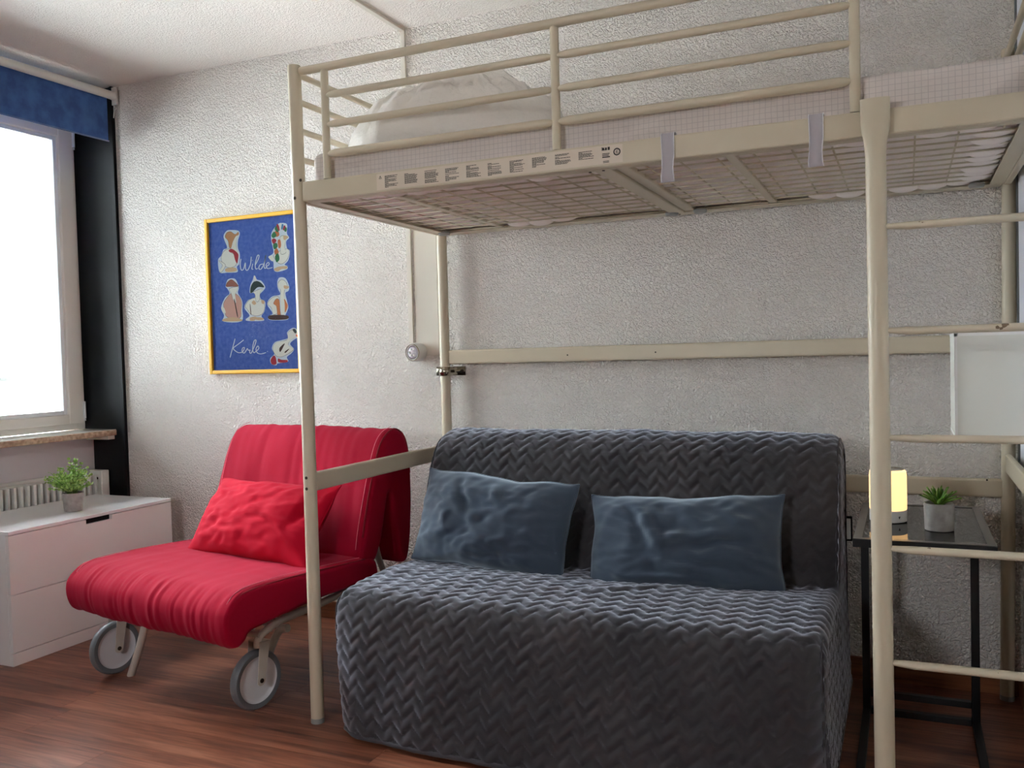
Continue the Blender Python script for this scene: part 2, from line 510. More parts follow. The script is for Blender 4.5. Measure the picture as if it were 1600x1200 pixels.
# black painted board closing the corner beside the window, with its raised edge strip
tb = struct(box('trim_1', MT['black'], None, -2.13, -1.80, -.007, 0.0, .80, HC))
ORIG[tb.as_pointer()] = (0, 0, 0)
struct(box('trim_2', MT['black'], None, -1.999, -1.80, -.007, 0.0, 0, .80))
e = MB(); e.box(-1.80, -1.789, -.012, 0, 0, HC); e.box(-1.786, -1.772, -.018, 0, 0, HC)
struct(e.build('trim_3', MT['black'], bevel=.002))
struct(box('trim_4', MT['black'], None, -2.0, -1.992, WIN_Y1, -.008, 2.37, HC - .002))
e = MB(); e.box(-1.875, -1.865, YF, -.02, HC - .008, HC); e.box(-1.848, -1.838, YF, -.02, HC - .006, HC)
struct(e.build('trim_5', MT['smooth']))
# smooth strip of plaster behind the rear bed post
struct(box('trim_6', MT['smooth'], None, -.128, -.020, -.004, 0, 1.14, 1.66))
struct(box('baseboard_back', MT['skirt'], None, -1.76, XR - .014, -.014, 0, 0, .075, bevel=.003))
struct(box('baseboard_right', MT['skirt'], None, XR - .014, XR, YF, -.0, 0, .075, bevel=.003))
struct(box('baseboard_front', MT['skirt'], None, -2.0, XR - .014, YF, YF + .014, 0, .075, bevel=.003))

# window: outer frame > sashes with beads, panes, hinge
win = s_empty('window_1', (-2.06, -1.2, .82))


def ring(y0, y1, z0, z1, w, x0, x1, wb=None):
    wb = wb or w
    m = MB()
    m.box(x0, x1, y0, y0 - w, z0, z1); m.box(x0, x1, y1, y1 + w, z0, z1)
    m.box(x0, x1, y0 - w, y1 + w, z0, z0 + wb); m.box(x0, x1, y0 - w, y1 + w, z1 - w, z1)
    return m


ring(-.008, WIN_Y1, .822, 2.368, .045, -2.125, -2.05, .035).build('frame', MT['pvc'], win, bevel=.003)
mid = (WIN_Y1 - .008) / 2
third = (WIN_Y1 + .022 + .030)
for k, (a, b) in enumerate(((-.030, WIN_Y1 + .022),)):
    sa = ring(a, b, .852, 2.338, .080, -2.10, -2.034, .048).build('sash', MT['pvc'], win, bevel=.004)
    ring(a - .080, b + .080, .900, 2.258, .020, -2.085, -2.048).build('glazing_bead', MT['bead'], sa, bevel=.004)
    MB().box(-2.072, -2.068, a - .09, b + .09, .91, 2.25).build('pane', MT['winglass'], sa)
    hz = a if k == 0 else b
    sgn = 1 if k == 0 else -1
    for z in (.875, 2.22):
        h = MB(); h.tube([(-2.03, hz + .004 * sgn, z), (-2.03, hz + .004 * sgn, z + .085)], .0075, 10)
        h.tube([(-2.03, hz + .004 * sgn, z - .012), (-2.03, hz + .004 * sgn, z - .002)], .0055, 8)
        h.build('hinge', MT['bead'], sa, smooth=True, angle=40)
hnd = MB(); hnd.box(-2.034, -2.024, (-.03 + third) + .055, (-.03 + third) + .03, 1.52, 1.60); hnd.tube([(-2.024, (-.03 + third) + .042, 1.56), (-1.99, (-.03 + third) + .042, 1.56), (-1.985, (-.03 + third) + .042, 1.45)], .008, 10)
hnd.build('handle', MT['bead'], win, smooth=True, angle=40)

# stone window sill and its little support
sill = s_empty('trim_7', (-1.92, -1.2, .80))
box('sill_slab', [MT['marble']], sill, -2.052, -1.835, WIN_Y1 - .05, -.009, .792, .8185, bevel=.003)
box('sill_polish', MT['marbletop'], sill, -2.05, -1.838, WIN_Y1 - .048, -.011, .8186, .8212)
box('sill_bracket', MT['smooth'], sill, -1.998, -1.85, -.05, -.009, .772, .7915, bevel=.002)

struct(box('bounce_sill', MT['bead'], None, -2.42, -2.131, WIN_Y1 - .02, -.062, .795, .812, bevel=.003))   # outer sill, added to bounce skylight up into the room
# outside: reveal, railing, pale facade opposite
rv = MB(); rv.box(-2.34, -2.131, -.062, .15, .3, 3.0); rv.box(-2.34, -2.131, WIN_Y1 - .2, WIN_Y1 + .03, .3, 3.0)
struct(rv.build('wall_outer_reveal', MT['stone']))
g = thing('balcony_railing', 'horizontal grey metal railing bar outside the window pane', 'railing', (-2.2, -1.2, 1.085))
MB().box(-2.215, -2.195, WIN_Y1 + .03, -.063, 1.073, 1.095).build('rail', MT['railing'], g, bevel=.002)
for yy in (-1.2, ):
    MB().box(-2.212, -2.198, yy - .012, yy + .012, .70, 1.073).build('post', MT['railing'], g)
MB().box(-2.215, -2.195, WIN_Y1 + .03, -.063, .70, .72).build('lower_rail', MT['railing'], g)
g = thing('building', 'pale corrugated facade seen bright through the window', 'building', (-9.2, 4, -4))
MB().box(-9.6, -9.06, -8, 14, -6, 7.5).build('wall', MT['facadegap'], g)
sh = MB()
for k in range(150):
    y0 = -.5 + k * .075
    for j in range(12):
        z0 = -2 + j * .75
        sh.box(-9.06, -9.03, y0, y0 + .055, z0, z0 + .735)
o = sh.build('corrugated_cladding', MT['facade'], g); o['kind'] = 'stuff'
MB().box(-9.02, -8.95, 1.5, 5.15, 4.15, 4.42).build('window_band', mat('pale_blue_band', srgb(150, 168, 176), .5), g)
struct(box('ground', MT['ground'], None, -40, -2.4, -30, 40, -6.2, -6))

# ------------------------------------------------------------------ roller blind
bl = thing('roller_blind', 'blue cloth roller blind on a white tube at the window top', 'blind', (-1.745, -1.2, 2.43))
MB().tube([(-1.745, -.035, 2.432), (-1.745, -2.45, 2.432)], .0195, 20).build('roller_tube', MT['tube'], bl, smooth=True, angle=40)
cl = MB(); ny, nzz = 120, 12
vs = []; fs = []
for side in (0, 1):
    for j in range(nzz + 1):
        for i in range(ny + 1):
            yy = -.052 - 2.38 * i / ny; z = 2.425 - .213 * j / nzz
            xx = -1.764 + .003 * nz(yy, z, 0, 4) * j / nzz - side * .0012
            vs.append((xx, yy, z))
    base = side * (nzz + 1) * (ny + 1)
    for j in range(nzz):
        for i in range(ny):
            a = base + j * (ny + 1) + i
            fs.append((a, a + 1, a + ny + 2, a + ny + 1))
cl.add(vs, fs); cl.build('cloth', MT['blue'], bl, smooth=True)
MB().tube([(-1.764, -.05, 2.214), (-1.764, -2.43, 2.214)], .0035, 8).build('hem_bar', MT['blue'], bl, smooth=True)
b = MB(); b.lathe([(.006, 0), (.021, .002), (.021, .012), (.015, .016), (.015, .026)], (-1.745, -.026 + .0, 2.432), (0, -1, 0), 20)
b.box(-1.76, -1.73, -.027, -.018, 2.39, 2.474); b.tube([(-1.752, -.022, 2.40), (-1.75, -.024, 2.36), (-1.757, -.022, 2.33)], .002, 6)
b.build('end_bracket', MT['tube'], bl, smooth=True, angle=35)

# ------------------------------------------------------------------ radiator
rd = thing('radiator', 'ribbed white radiator under the window sill behind the dresser', 'radiator', (-1.94, -.75, .3))
y = -.088
while y > -1.45:
    f = MB()
    f.add([(-1.955, y, .10), (-1.955, y - .027, .10), (-1.885, y - .020, .10), (-1.885, y - .007, .10),
           (-1.955, y, .605), (-1.955, y - .027, .605), (-1.885, y - .020, .605), (-1.885, y - .007, .605)],
          [(0, 1, 2, 3), (4, 7, 6, 5), (0, 4, 5, 1), (1, 5, 6, 2), (2, 6, 7, 3), (3, 7, 4, 0)])
    f.build('fin', MT['tube'], rd, bevel=.002)
    y -= .033
box('back_plate', MT['tube'], rd, -1.985, -1.956, -1.46, -.075, .10, .612)
box('top_grille', MT['tube'], rd, -1.962, -1.952, -1.46, -.075, .607, .622, bevel=.002)
box('end_plate', MT['pvc'], rd, -1.975, -1.875, -.075, -.03, .10, .622, bevel=.004)
MB().tube([(-1.93, -.05, 0), (-1.93, -.05, .12)], .009, 10).build('pipe', MT['tube'], rd, smooth=True)
MB().tube([(-1.93, -1.44, 0), (-1.93, -1.44, .12)], .009, 10).build('pipe', MT['tube'], rd, smooth=True)
MB().lathe([(.0, 0), (.006, 0), (.006, .004), (0, .004)], (-1.905, -.0751, .585), (0, -1, 0), 12).build('vent_plug', MT['dark'], rd)

# ------------------------------------------------------------------ dresser
CX0, CX1, CY0, CY1 = -1.86, -1.38, -.945, -.128
dr = thing('dresser', 'low white two-drawer dresser below the window', 'dresser', ((CX0 + CX1) / 2, (CY0 + CY1) / 2, 0))
box('top', MT['whitegloss'], dr, CX0, CX1, CY0, CY1, .502, .516, bevel=.0015)
c = MB(); t = .018
c.box(CX0, CX1 - .018, CY0, CY0 + t, .0, .5015); c.box(CX0, CX1 - .018, CY1 - t, CY1, .0, .5015)
c.box(CX0, CX0 + .01, CY0 + t, CY1 - t, .02, .5015)
c.box(CX0, CX1 - .02, CY0 + t, CY1 - t, .05, .06)
c.build('carcass', MT['white'], dr, bevel=.001)
box('plinth', MT['white'], dr, CX1 - .0178, CX1 - .002, CY0, CY1, 0, .048, bevel=.001)
ya, yb = -.594, -.463      # finger slot
d1 = MB(); xf0, xf1 = CX1 - .017, CX1 - .001
d1.box(xf0, xf1, CY0 + .001, ya, .2735, .4995); d1.box(xf0, xf1, yb, CY1 - .001, .2735, .4995); d1.box(xf0, xf1, ya, yb, .2735, .480)
w1 = d1.build('drawer', MT['white'], dr)
box('finger_slot', MT['slot'], w1, CX1 - .055, CX1 - .0175, ya - .004, yb + .004, .474, .4998)
w2 = box('drawer', MT['white'], dr, xf0, xf1, CY0 + .001, CY1 - .001, .051, .2705, bevel=.001)

# leafy plant on the dresser
pp = (-1.549, -.513, .5162)
pl = thing('leafy_pot_plant', 'bushy small-leaved green plant in a concrete pot on the white dresser', 'potted plant', pp)
MB().lathe([(.034, 0), (.036, .001), (.043, .074), (.043, .078), (.0385, .078), (.0375, .066), (0, .066)], pp, seg=40).build('pot', MT['concrete'], pl, smooth=True, angle=35)
MB().lathe([(0, .068), (.037, .067)], pp, seg=24).build('soil', MT['soil'], pl, smooth=True)
rr = random.Random(12); stm = MB(); lf = MB()
for k in range(78):
    a = rr.random() * 2 * PI; tilt = rr.random() ** .7 * 1.15; L = .085 + .075 * rr.random() - .02 * tilt
    dx, dy = math.cos(a), math.sin(a)
    p = Vector(pp) + Vector((dx * .02 * rr.random(), dy * .02 * rr.random(), .066)); path = [p.copy()]
    ang = tilt * .35
    n = 9
    for i in range(n):
        ang += (tilt * 1.25 - ang) * .25
        p = p + Vector((dx * math.sin(ang), dy * math.sin(ang), math.cos(ang))) * (L / n); path.append(p.copy())
    stm.tube(path, .0009, 5)
    for i in range(3, n + 1):
        for sgn in (-1, 1):
            if rr.random() < .15: continue
            q = path[i]; T = (path[i] - path[i - 1]).normalized()
            s1 = Vector((-dy, dx, 0)) * sgn
            d = (s1 * (.5 + rr.random()) + T * .7 + Vector((rr.uniform(-.4, .4), rr.uniform(-.4, .4), rr.uniform(-.3, .4)))).normalized()
            nrm = d.cross(Vector((rr.uniform(-1, 1), rr.uniform(-1, 1), rr.uniform(-.4, 1)))).normalized()
            l = .0095 + .0055 * rr.random(); w = l * .45
            up = d.cross(nrm) * .0012
            lf.add([q, q + d * l * .35 + nrm * w, q + d * l * .8 + nrm * w * .8 , q + d * l, q + d * l * .8 - nrm * w * .8, q + d * l * .35 - nrm * w, q + d * l * .55 + up],
                   [(0, 1, 6), (1, 2, 6), (2, 3, 6), (3, 4, 6), (4, 5, 6), (5, 0, 6)])
stm.build('stems', MT['stem'], pl, smooth=True)['kind'] = 'stuff'
lf.build('leaves', MT['leafg'], pl)['kind'] = 'stuff'

# ------------------------------------------------------------------ framed poster
pc = thing('framed_poster', 'yellow framed blue poster of costumed geese on the wall', 'poster', (-.96, -.01, 1.44))
X0, X1, Z0, Z1 = -1.222, -.700, 1.082, 1.797
fw = .018
for nm, bx in (('l', (X0, X0 + fw, Z0, Z1)), ('r', (X1 - fw, X1, Z0, Z1)), ('b', (X0 + fw, X1 - fw, Z0, Z0 + fw)), ('t', (X0 + fw, X1 - fw, Z1 - fw, Z1))):
    MB().box(bx[0], bx[1], -.022, -.002, bx[2], bx[3]).build('frame_rail', MT['yellow'], pc, bevel=.004)
bk = box('print', MT['paper'], pc, X0 + .01, X1 - .01, -.009, -.004, Z0 + .01, Z1 - .01)
PC = dict(outline=srgb(232, 242, 250), white=srgb(250, 250, 240), straw=srgb(206, 150, 104), red=srgb(184, 50, 66), tan=srgb(228, 196, 156),
          orange=srgb(216, 130, 84), green=srgb(60, 132, 88), blue2=srgb(80, 140, 190), pink=srgb(226, 176, 160), brown=srgb(170, 108, 88),
          brown2=srgb(84, 62, 56), dark=srgb(56, 74, 72), orange2=srgb(222, 140, 92), red2=srgb(216, 60, 60))
PM = {k: mat('ink_' + k, v, .8) for k, v in PC.items()}
ART=[
('outline',[(10.2,62.8),(12.1,65.4),(14.7,65.6),(18.7,65.0),(19.7,63.4),(18.5,60.5),(18.3,57.1),(19.3,54.3),(18.7,50.0),(17.3,48.7),(17.5,46.3),(11.2,46.4),(8.1,46.4),(6.8,47.7),(6.5,52.5),(8.5,54.4),(9.9,57.0),(12.1,57.9)]),
('white',[(8.4,53.7),(9.9,56.2),(12.5,57.2),(15.1,56.6),(17.1,53.8),(17.4,50.7),(16.1,49.0),(13.0,48.5),(10.4,49.4),(9.0,50.8)]),
('white',[(16.4,63.0),(18.6,63.5),(17.6,60.9),(17.5,56.8),(18.2,54.1),(14.8,55.0),(14.2,57.4),(15.4,60.3)]),
('white',[(6.9,52.1),(8.4,51.7),(10.9,49.8),(8.3,46.8),(7.1,47.5),(9.0,49.9)]),
('straw',[(11.1,62.7),(12.2,64.6),(14.6,64.9),(16.9,63.5),(18.8,64.4),(19.0,63.1),(17.2,62.4),(15.5,60.1),(14.4,57.5),(13.3,57.8),(12.7,60.9)]),
('red',[(12.9,56.4),(14.9,57.0),(18.2,54.7),(18.2,52.2),(17.5,50.2),(16.4,52.0),(15.5,54.9),(13.8,55.5)]),
('tan',[(11.0,48.4),(16.3,48.4),(16.8,46.8),(11.1,46.8)]),
('outline',[(37.4,62.3),(39.5,64.8),(42.1,66.4),(46.1,65.6),(45.9,61.6),(47.1,59.6),(45.4,58.1),(45.7,55.1),(47.2,53.7),(46.2,49.8),(44.1,48.0),(45.5,47.2),(45.3,45.9),(40.3,45.0),(38.1,46.0),(37.9,49.7),(35.2,51.9),(38.2,53.7),(37.2,59.0)]),
('white',[(38.2,52.0),(39.9,53.5),(43.2,54.6),(46.3,54.7),(46.9,52.7),(45.4,49.9),(42.9,48.4),(40.5,48.9)]),
('white',[(35.3,51.9),(37.2,52.4),(38.5,50.7),(37.2,49.9)]),
('white',[(42.2,60.3),(44.3,60.8),(45.3,59.4),(44.4,55.2),(45.2,53.2),(42.3,52.7),(42.1,56.7)]),
('tan',[(44.1,60.8),(46.5,60.2),(46.2,59.5),(44.2,58.8)]),
('orange',[(38.6,61.6),(40.7,63.7),(41.8,61.3),(40.2,60.5)]),
('green',[(37.4,61.3),(39.0,62.9),(40.2,61.1),(38.5,60.1)]),
('green',[(39.3,64.1),(40.6,65.5),(41.5,63.6),(40.9,62.4)]),
('red',[(40.4,65.4),(41.2,66.1),(42.1,63.9),(41.5,63.0)]),
('white',[(42.0,63.9),(42.1,66.2),(42.9,66.2),(42.9,63.9)]),
('blue2',[(42.9,63.9),(43.4,65.8),(44.2,65.5),(43.6,63.5)]),
('red',[(43.8,63.5),(44.5,65.2),(45.3,64.6),(44.5,63.1)]),
('green',[(44.5,62.9),(45.4,64.4),(46.0,63.6),(45.5,62.3)]),
('orange',[(40.8,58.8),(42.2,59.0),(42.5,56.3),(41.2,55.4)]),
('red',[(37.5,59.3),(38.9,59.9),(40.1,58.8),(38.4,57.5)]),
('green',[(38.2,57.3),(40.1,57.8),(40.6,56.1),(38.7,55.1)]),
('orange',[(38.7,54.3),(40.1,55.5),(41.1,53.5),(39.4,52.6)]),
('green',[(39.0,51.9),(40.7,53.2),(41.4,50.5),(39.7,49.3)]),
('tan',[(38.3,46.5),(40.4,47.2),(42.1,47.3),(45.3,47.2),(45.1,46.1),(42.4,46.1),(40.3,45.2),(38.5,45.7)]),
('outline',[(10.4,40.3),(11.9,43.3),(15.8,43.4),(17.6,40.9),(18.0,38.8),(17.4,36.8),(19.6,33.3),(19.6,29.3),(18.8,23.9),(8.4,24.2),(8.9,27.0),(7.3,30.5),(9.7,34.9),(12.5,36.8),(11.3,39.2)]),
('pink',[(8.8,32.5),(10.6,34.8),(13.3,36.9),(15.5,36.9),(18.4,34.8),(19.4,32.0),(19.0,29.3),(18.0,25.3),(10.6,26.1),(9.1,29.8)]),
('white',[(12.6,39.1),(17.5,39.7),(16.8,37.9),(15.9,36.2),(16.1,32.2),(14.6,33.6),(13.6,36.4)]),
('brown',[(10.7,40.1),(11.2,41.8),(13.6,43.2),(15.7,42.2),(17.6,40.4),(17.5,39.8),(13.5,39.9)]),
('white',[(7.5,30.9),(9.1,30.4),(9.9,28.0),(8.1,28.8)]),
('brown2',[(15.0,33.6),(15.5,33.5),(16.9,26.7),(16.4,26.4)]),
('tan',[(8.4,25.3),(13.7,26.0),(18.6,24.9),(18.5,24.0),(8.6,24.3)]),
('outline',[(24.2,36.5),(24.6,39.8),(26.2,42.4),(27.1,44.3),(28.5,42.3),(31.0,41.5),(33.0,38.7),(31.8,37.1),(29.9,35.5),(30.3,33.5),(32.7,32.0),(32.1,28.0),(30.3,25.8),(31.5,23.7),(22.6,23.9),(21.4,24.8),(23.6,26.4),(20.8,29.9),(23.0,33.2),(26.9,34.3),(26.6,36.4)]),
('white',[(21.2,30.6),(23.5,33.2),(26.9,34.2),(31.1,32.8),(32.4,30.0),(31.2,27.1),(28.2,25.9),(24.5,26.7),(22.4,29.2)]),
('white',[(26.2,36.9),(31.3,38.1),(30.1,36.2),(29.4,32.9),(27.7,32.3),(27.0,35.7)]),
('dark',[(24.5,36.6),(25.0,39.5),(27.2,41.6),(30.2,41.0),(32.4,38.6),(28.8,38.8),(25.8,36.7)]),
('white',[(26.6,43.1),(27.4,44.1),(28.2,42.4),(27.5,41.5)]),
('tan',[(25.1,32.1),(26.4,33.0),(27.6,31.6),(26.3,31.0)]),
('tan',[(30.5,32.8),(32.1,32.7),(32.3,31.4),(31.0,31.3)]),
('tan',[(24.0,25.4),(27.4,25.6),(26.5,24.1),(23.9,24.0)]),
('tan',[(27.4,25.4),(31.1,24.9),(31.1,24.1),(27.3,24.2)]),
('brown2',[(24.0,31.1),(24.3,31.1),(24.6,27.0),(24.2,27.1)]),
('outline',[(39.7,40.3),(41.0,42.4),(44.3,41.9),(46.2,38.3),(45.7,36.3),(44.0,35.4),(44.7,32.1),(45.3,28.8),(43.6,25.6),(44.8,25.2),(44.3,23.5),(35.1,23.8),(34.3,25.6),(36.6,26.8),(33.7,31.0),(36.5,34.2),(41.1,34.9),(40.0,37.6)]),
('white',[(40.1,40.0),(42.0,41.5),(44.2,40.6),(45.3,38.3),(43.7,36.8),(43.3,33.5),(44.2,30.8),(42.1,29.6),(41.0,32.3),(41.4,36.9),(40.2,38.3)]),
('white',[(33.9,31.2),(36.5,33.7),(39.8,34.2),(40.6,32.3),(39.5,27.1),(37.0,26.2),(35.9,29.2)]),
('orange2',[(37.2,31.1),(39.0,33.2),(40.6,32.3),(40.8,28.3),(41.1,24.7),(39.4,24.7),(38.8,29.7)]),
('orange2',[(43.2,32.8),(44.5,31.1),(45.0,29.5),(43.6,26.9),(42.9,28.9)]),
('white',[(41.2,31.6),(43.2,32.2),(43.2,26.9),(41.5,26.0)]),
('tan',[(43.5,38.8),(46.1,38.1),(44.9,37.2),(43.4,37.6)]),
('brown2',[(34.9,25.9),(44.4,25.5),(44.2,23.8),(35.1,24.0)]),
('outline',[(44.1,17.9),(47.0,19.8),(49.4,19.3),(49.7,17.4),(51.3,16.7),(51.1,15.4),(48.8,15.1),(45.6,12.9),(47.6,10.5),(46.1,8.6),(43.6,7.0),(44.2,5.0),(38.5,4.3),(37.7,3.5),(34.8,4.2),(34.3,6.6),(36.7,8.5),(35.5,11.2),(37.3,13.8),(41.5,14.7),(44.8,15.6)]),
('white',[(44.5,17.7),(47.0,19.1),(49.4,18.1),(49.3,16.1),(46.0,14.6),(44.6,12.3),(47.0,10.9),(47.1,9.9),(44.1,8.3),(40.3,7.1),(37.5,7.8),(35.9,10.9),(37.5,13.5),(41.5,14.2),(44.4,15.1)]),
('brown2',[(39.7,11.1),(42.2,13.0),(42.5,12.6),(40.1,9.4)]),
('brown2',[(42.5,9.4),(44.6,10.6),(44.8,10.3),(42.9,8.9)]),
('dark',[(47.2,19.1),(48.6,19.3),(49.4,18.1),(48.5,17.4)]),
('red2',[(48.9,16.8),(51.1,16.3),(49.7,15.6)]),
('red',[(34.6,5.9),(36.2,7.8),(37.4,7.2),(37.7,4.1),(35.2,4.0)]),
('red',[(38.8,6.5),(40.7,5.9),(43.7,5.7),(43.5,4.7),(39.0,4.8)]),
]
STROKES=[[(19.9,52.1),(19.3,49.6),(19.8,47.2),(21.1,47.4),(22.3,50.2),(22.3,47.5),(23.4,46.8),(25.1,49.2),(25.8,52.7)],
[(26.5,49.5),(25.9,47.3),(26.7,47.0)],
[(26.2,51.1),(26.4,50.9)],
[(27.8,48.7),(29.8,51.6),(30.1,53.0),(29.2,52.8),(27.9,49.4),(28.1,47.1),(29.2,47.3)],
[(32.4,49.0),(30.5,48.7),(29.8,47.2),(31.0,46.8),(32.7,49.0),(34.0,52.8),(32.9,48.7),(33.1,47.0),(34.0,47.3)],
[(34.2,47.8),(35.7,48.7),(35.0,49.5),(33.9,48.3),(34.6,46.9),(36.1,46.9),(37.4,47.1)],
[(14.8,16.1),(13.7,13.2),(11.5,7.6)],
[(19.8,15.4),(16.3,13.4),(13.6,11.7),(16.1,9.8),(18.4,9.8),(19.6,10.8),(20.0,11.9),(19.0,11.7),(18.6,10.3),(19.8,9.4),(21.4,11.1)],
[(21.4,11.1),(21.8,11.4),(22.2,10.6),(23.2,10.7),(22.9,9.8),(23.6,9.2),(24.6,10.5),(26.0,12.8),(26.8,15.0),(25.7,14.7),(24.7,11.5),(25.2,9.5),(26.7,10.1),(28.2,11.3),(27.7,12.4),(26.6,11.1),(27.2,9.4),(29.2,8.8),(32.1,9.3)],
[(33.0,9.9),(33.1,9.7)],
[(33.9,9.6),(34.0,9.4)]]

lay = {}
for k, (c_, pts) in enumerate(ART):
    yy = -.0093 - k * .00001
    if c_ == 'outline':
        cur = MB(); lay[k] = cur; mats_used = []; cur_m = mats_used
    sm = catmull([(p[0], p[1]) for p in pts], 4, True)
    if c_ not in cur_m: cur_m.append(c_)
    cur.cur = cur_m.index(c_)
    cur.poly([(X0 + p[0] / 100, yy, Z0 + p[1] / 100) for p in sm])
    if c_ in ('white', 'pink', 'straw', 'orange2', 'brown') and len(pts) > 5:
        if 'brown2' not in cur_m: cur_m.append('brown2')
        cur.cur = cur_m.index('brown2')
        q_ = [Vector((p[0], p[1])) for p in sm]; ce = sum(q_, Vector((0, 0))) / len(q_); n_ = len(q_)
        o1 = [(X0 + p.x / 100, yy - .000004, Z0 + p.y / 100) for p in q_]
        i_ = [p + (ce - p).normalized() * .13 for p in q_]
        o2 = [(X0 + p.x / 100, yy - .000004, Z0 + p.y / 100) for p in i_]
        cur.add(o1 + o2, [(j, (j + 1) % n_, n_ + (j + 1) % n_, n_ + j) for j in range(n_)])
    if k + 1 == len(ART) or ART[k + 1][0] == 'outline':
        cur.build('goose_drawing', [PM[q] for q in cur_m], bk)
tx = MB()
for k, st in enumerate(STROKES):
    sm = catmull(st, 5)
    n = len(sm); L = []; Rr = []
    for i, p in enumerate(sm):
        a = sm[max(i - 1, 0)]; b = sm[min(i + 1, n - 1)]
        d = (b - a); d = d / max(d.length, 1e-6); nn = Vector((-d.y, d.x))
        w = .23 * (.75 + .35 * abs(nn.x))
        L.append(p + nn * w); Rr.append(p - nn * w)
    yy = -.0099 - k * .00001
    vs = [(X0 + p.x / 100, yy, Z0 + p.y / 100) for p in L + Rr]
    tx.add(vs, [(i, i + 1, n + i + 1, n + i) for i in range(n - 1)])
    if k in (4, 9):
        tag(tx.build('lettering', PM['outline'], bk), 'white handwritten word Wilde' if k == 4 else 'white handwritten word Kerle'); tx = MB()
MB().box(X0 + .012, X1 - .012, -.0148, -.0128, Z0 + .012, Z1 - .012).build('pane', MT['pane'], pc)

# ------------------------------------------------------------------ cable duct, spot lamp, wall socket, right-hand panel, box shade
cd = thing('cable_duct', 'thin white cable duct running down the back wall and over the ceiling', 'cable duct', (-.145, 0, 1.9))
box('wall_duct', MT['smooth'], cd, -.157, -.136, -.0125, -.0005, 1.195, HC - .001, bevel=.0015)
box('ceiling_duct', MT['smooth'], cd, -.157, -.136, -3.2, -.0126, HC - .0125, HC - .0005, bevel=.0015)
sp = thing('spot_lamp', 'small round white spot lamp at the foot of the cable duct', 'spotlight', (-.125, 0, 1.157))
dirv = Vector((-.10, -1, -.02)).normalized()
pos = Vector((-.112, -.0005, 1.157))
MB().lathe([(.030, 0), (.037, .004), (.038, .03), (.036, .052), (.033, .056), (.029, .056), (.027, .05), (0, .05)], pos, dirv, 36).build('housing', MT['tube'], sp, smooth=True, angle=35)
MB().lathe([(.0285, .0525), (.0325, .0585), (.0345, .0555), (.0335, .0515), (.029, .0505)], pos, dirv, 36, closed=True).build('bezel', MT['steel'], sp, smooth=True)
MB().lathe([(.0275, .0512), (.02, .0545), (0, .0555)], pos, dirv, 30).build('lens', MT['lens'], sp, smooth=True)
for k in range(6):
    a = k * PI / 3; q = pos + dirv * .0535 + Vector((math.cos(a) * .014, 0, math.sin(a) * .014))
    MB().lathe([(.0045, 0), (.0045, .002), (0, .003)], q, dirv, 10).build('led', MT['shade'], sp, smooth=True)

so = thing('wall_switch', 'white rocker wall switch with a thin black surround, beside the sofa', 'switch', (1.50, 0, .512))
box('plate', MT['slot'], so, 1.466, 1.557, -.009, -.0003, .470, .555, bevel=.003)
box('rocker', MT['shadeedge'], so, 1.471, 1.552, -.0135, -.0092, .477, .548, bevel=.002)

wp = thing('wall_panel', 'tall white glossy panel in a grey frame on the right wall', 'wall panel', (XR, -.6, 1.5))
box('panel', MT['panel'], wp, XR - .012, XR - .001, -1.2, -.090, .765, 2.40)
fr = MB(); f0, f1 = XR - .018, XR - .001
fr.box(f0, f1, -.090, -.077, .752, 2.413); fr.box(f0, f1, -1.213, -1.2, .752, 2.413); fr.box(f0, f1, -1.2, -.090, .752, .765); fr.box(f0, f1, -1.2, -.090, 2.40, 2.413)
fr.build('frame', MT['greyframe'], wp, bevel=.002)

bs = thing('box_lamp', 'white box-shaped wall shade hanging behind the ladder rungs', 'wall lamp', (1.95, -.45, 1.02))
BX0, BX1, BY0, BY1, BZ0, BZ1 = 1.848, 2.034, -.60, -.335, .884, 1.160
s_ = MB(); th = .003
s_.box(BX0, BX0 + th, BY0, BY1, BZ0, BZ1); s_.box(BX1 - th, BX1, BY0, BY1, BZ0, BZ1)
s_.box(BX0 + th, BX1 - th, BY0, BY0 + th, BZ0, BZ1); s_.box(BX0 + th, BX1 - th, BY1 - th, BY1, BZ0, BZ1); s_.box(BX0 + th, BX1 - th, BY0 + th, BY1 - th, BZ1 - th, BZ1)
s_.build('shade', MT['shade'], bs)
for a in ((BX0 - .001, BX0 + .006, BY0 - .001, BY0 + .006, BZ0, BZ1), (BX0 - .001, BX1, BY0 - .001, BY0 + .003, BZ0 - .001, BZ0 + .007),
          (BX0 - .001, BX1, BY0 - .001, BY0 + .003, BZ1 - .007, BZ1 + .001), (BX0 - .001, BX0 + .004, BY0, BY1, BZ0 - .001, BZ0 + .006), (BX0 - .001, BX0 + .004, BY0, BY1, BZ1 - .006, BZ1 + .001)):
    MB().box(*a).build('edging', MT['shadeedge'], bs)
box('wall_plate', MT['tube'], bs, 2.034, XR - .0125, -.50, -.43, .98, 1.06)

# ------------------------------------------------------------------ loft bed
BX0, BX1, BYF, BYB = .03, 2.022, -.962, -.050
ZB0, ZB1 = 1.620, 1.680
bed = thing('loft_bed', 'tall cream metal loft bed over the sofa with guard rails and wire mesh base', 'loft bed', ((BX0 + BX1) / 2, BYF, 0))
cr = MT['cream']


def post(pts):
    m = MB(); m.tube(pts, .0205, 20)
    top = Vector(pts[-1])
    m.lathe([(.0205, 0), (.0195, .004), (.012, .006), (0, .006)], top, (0, 0, 1), 20)
    p = m.build('post', cr, bed, smooth=True, angle=35)
    f = Vector(pts[0])
    MB().lathe([(.021, .0003), (.0215, .012), (.0208, .016)], f, (0, 0, 1), 20).build('foot_cap', MT['clip'], p, smooth=True, angle=30)
    return p


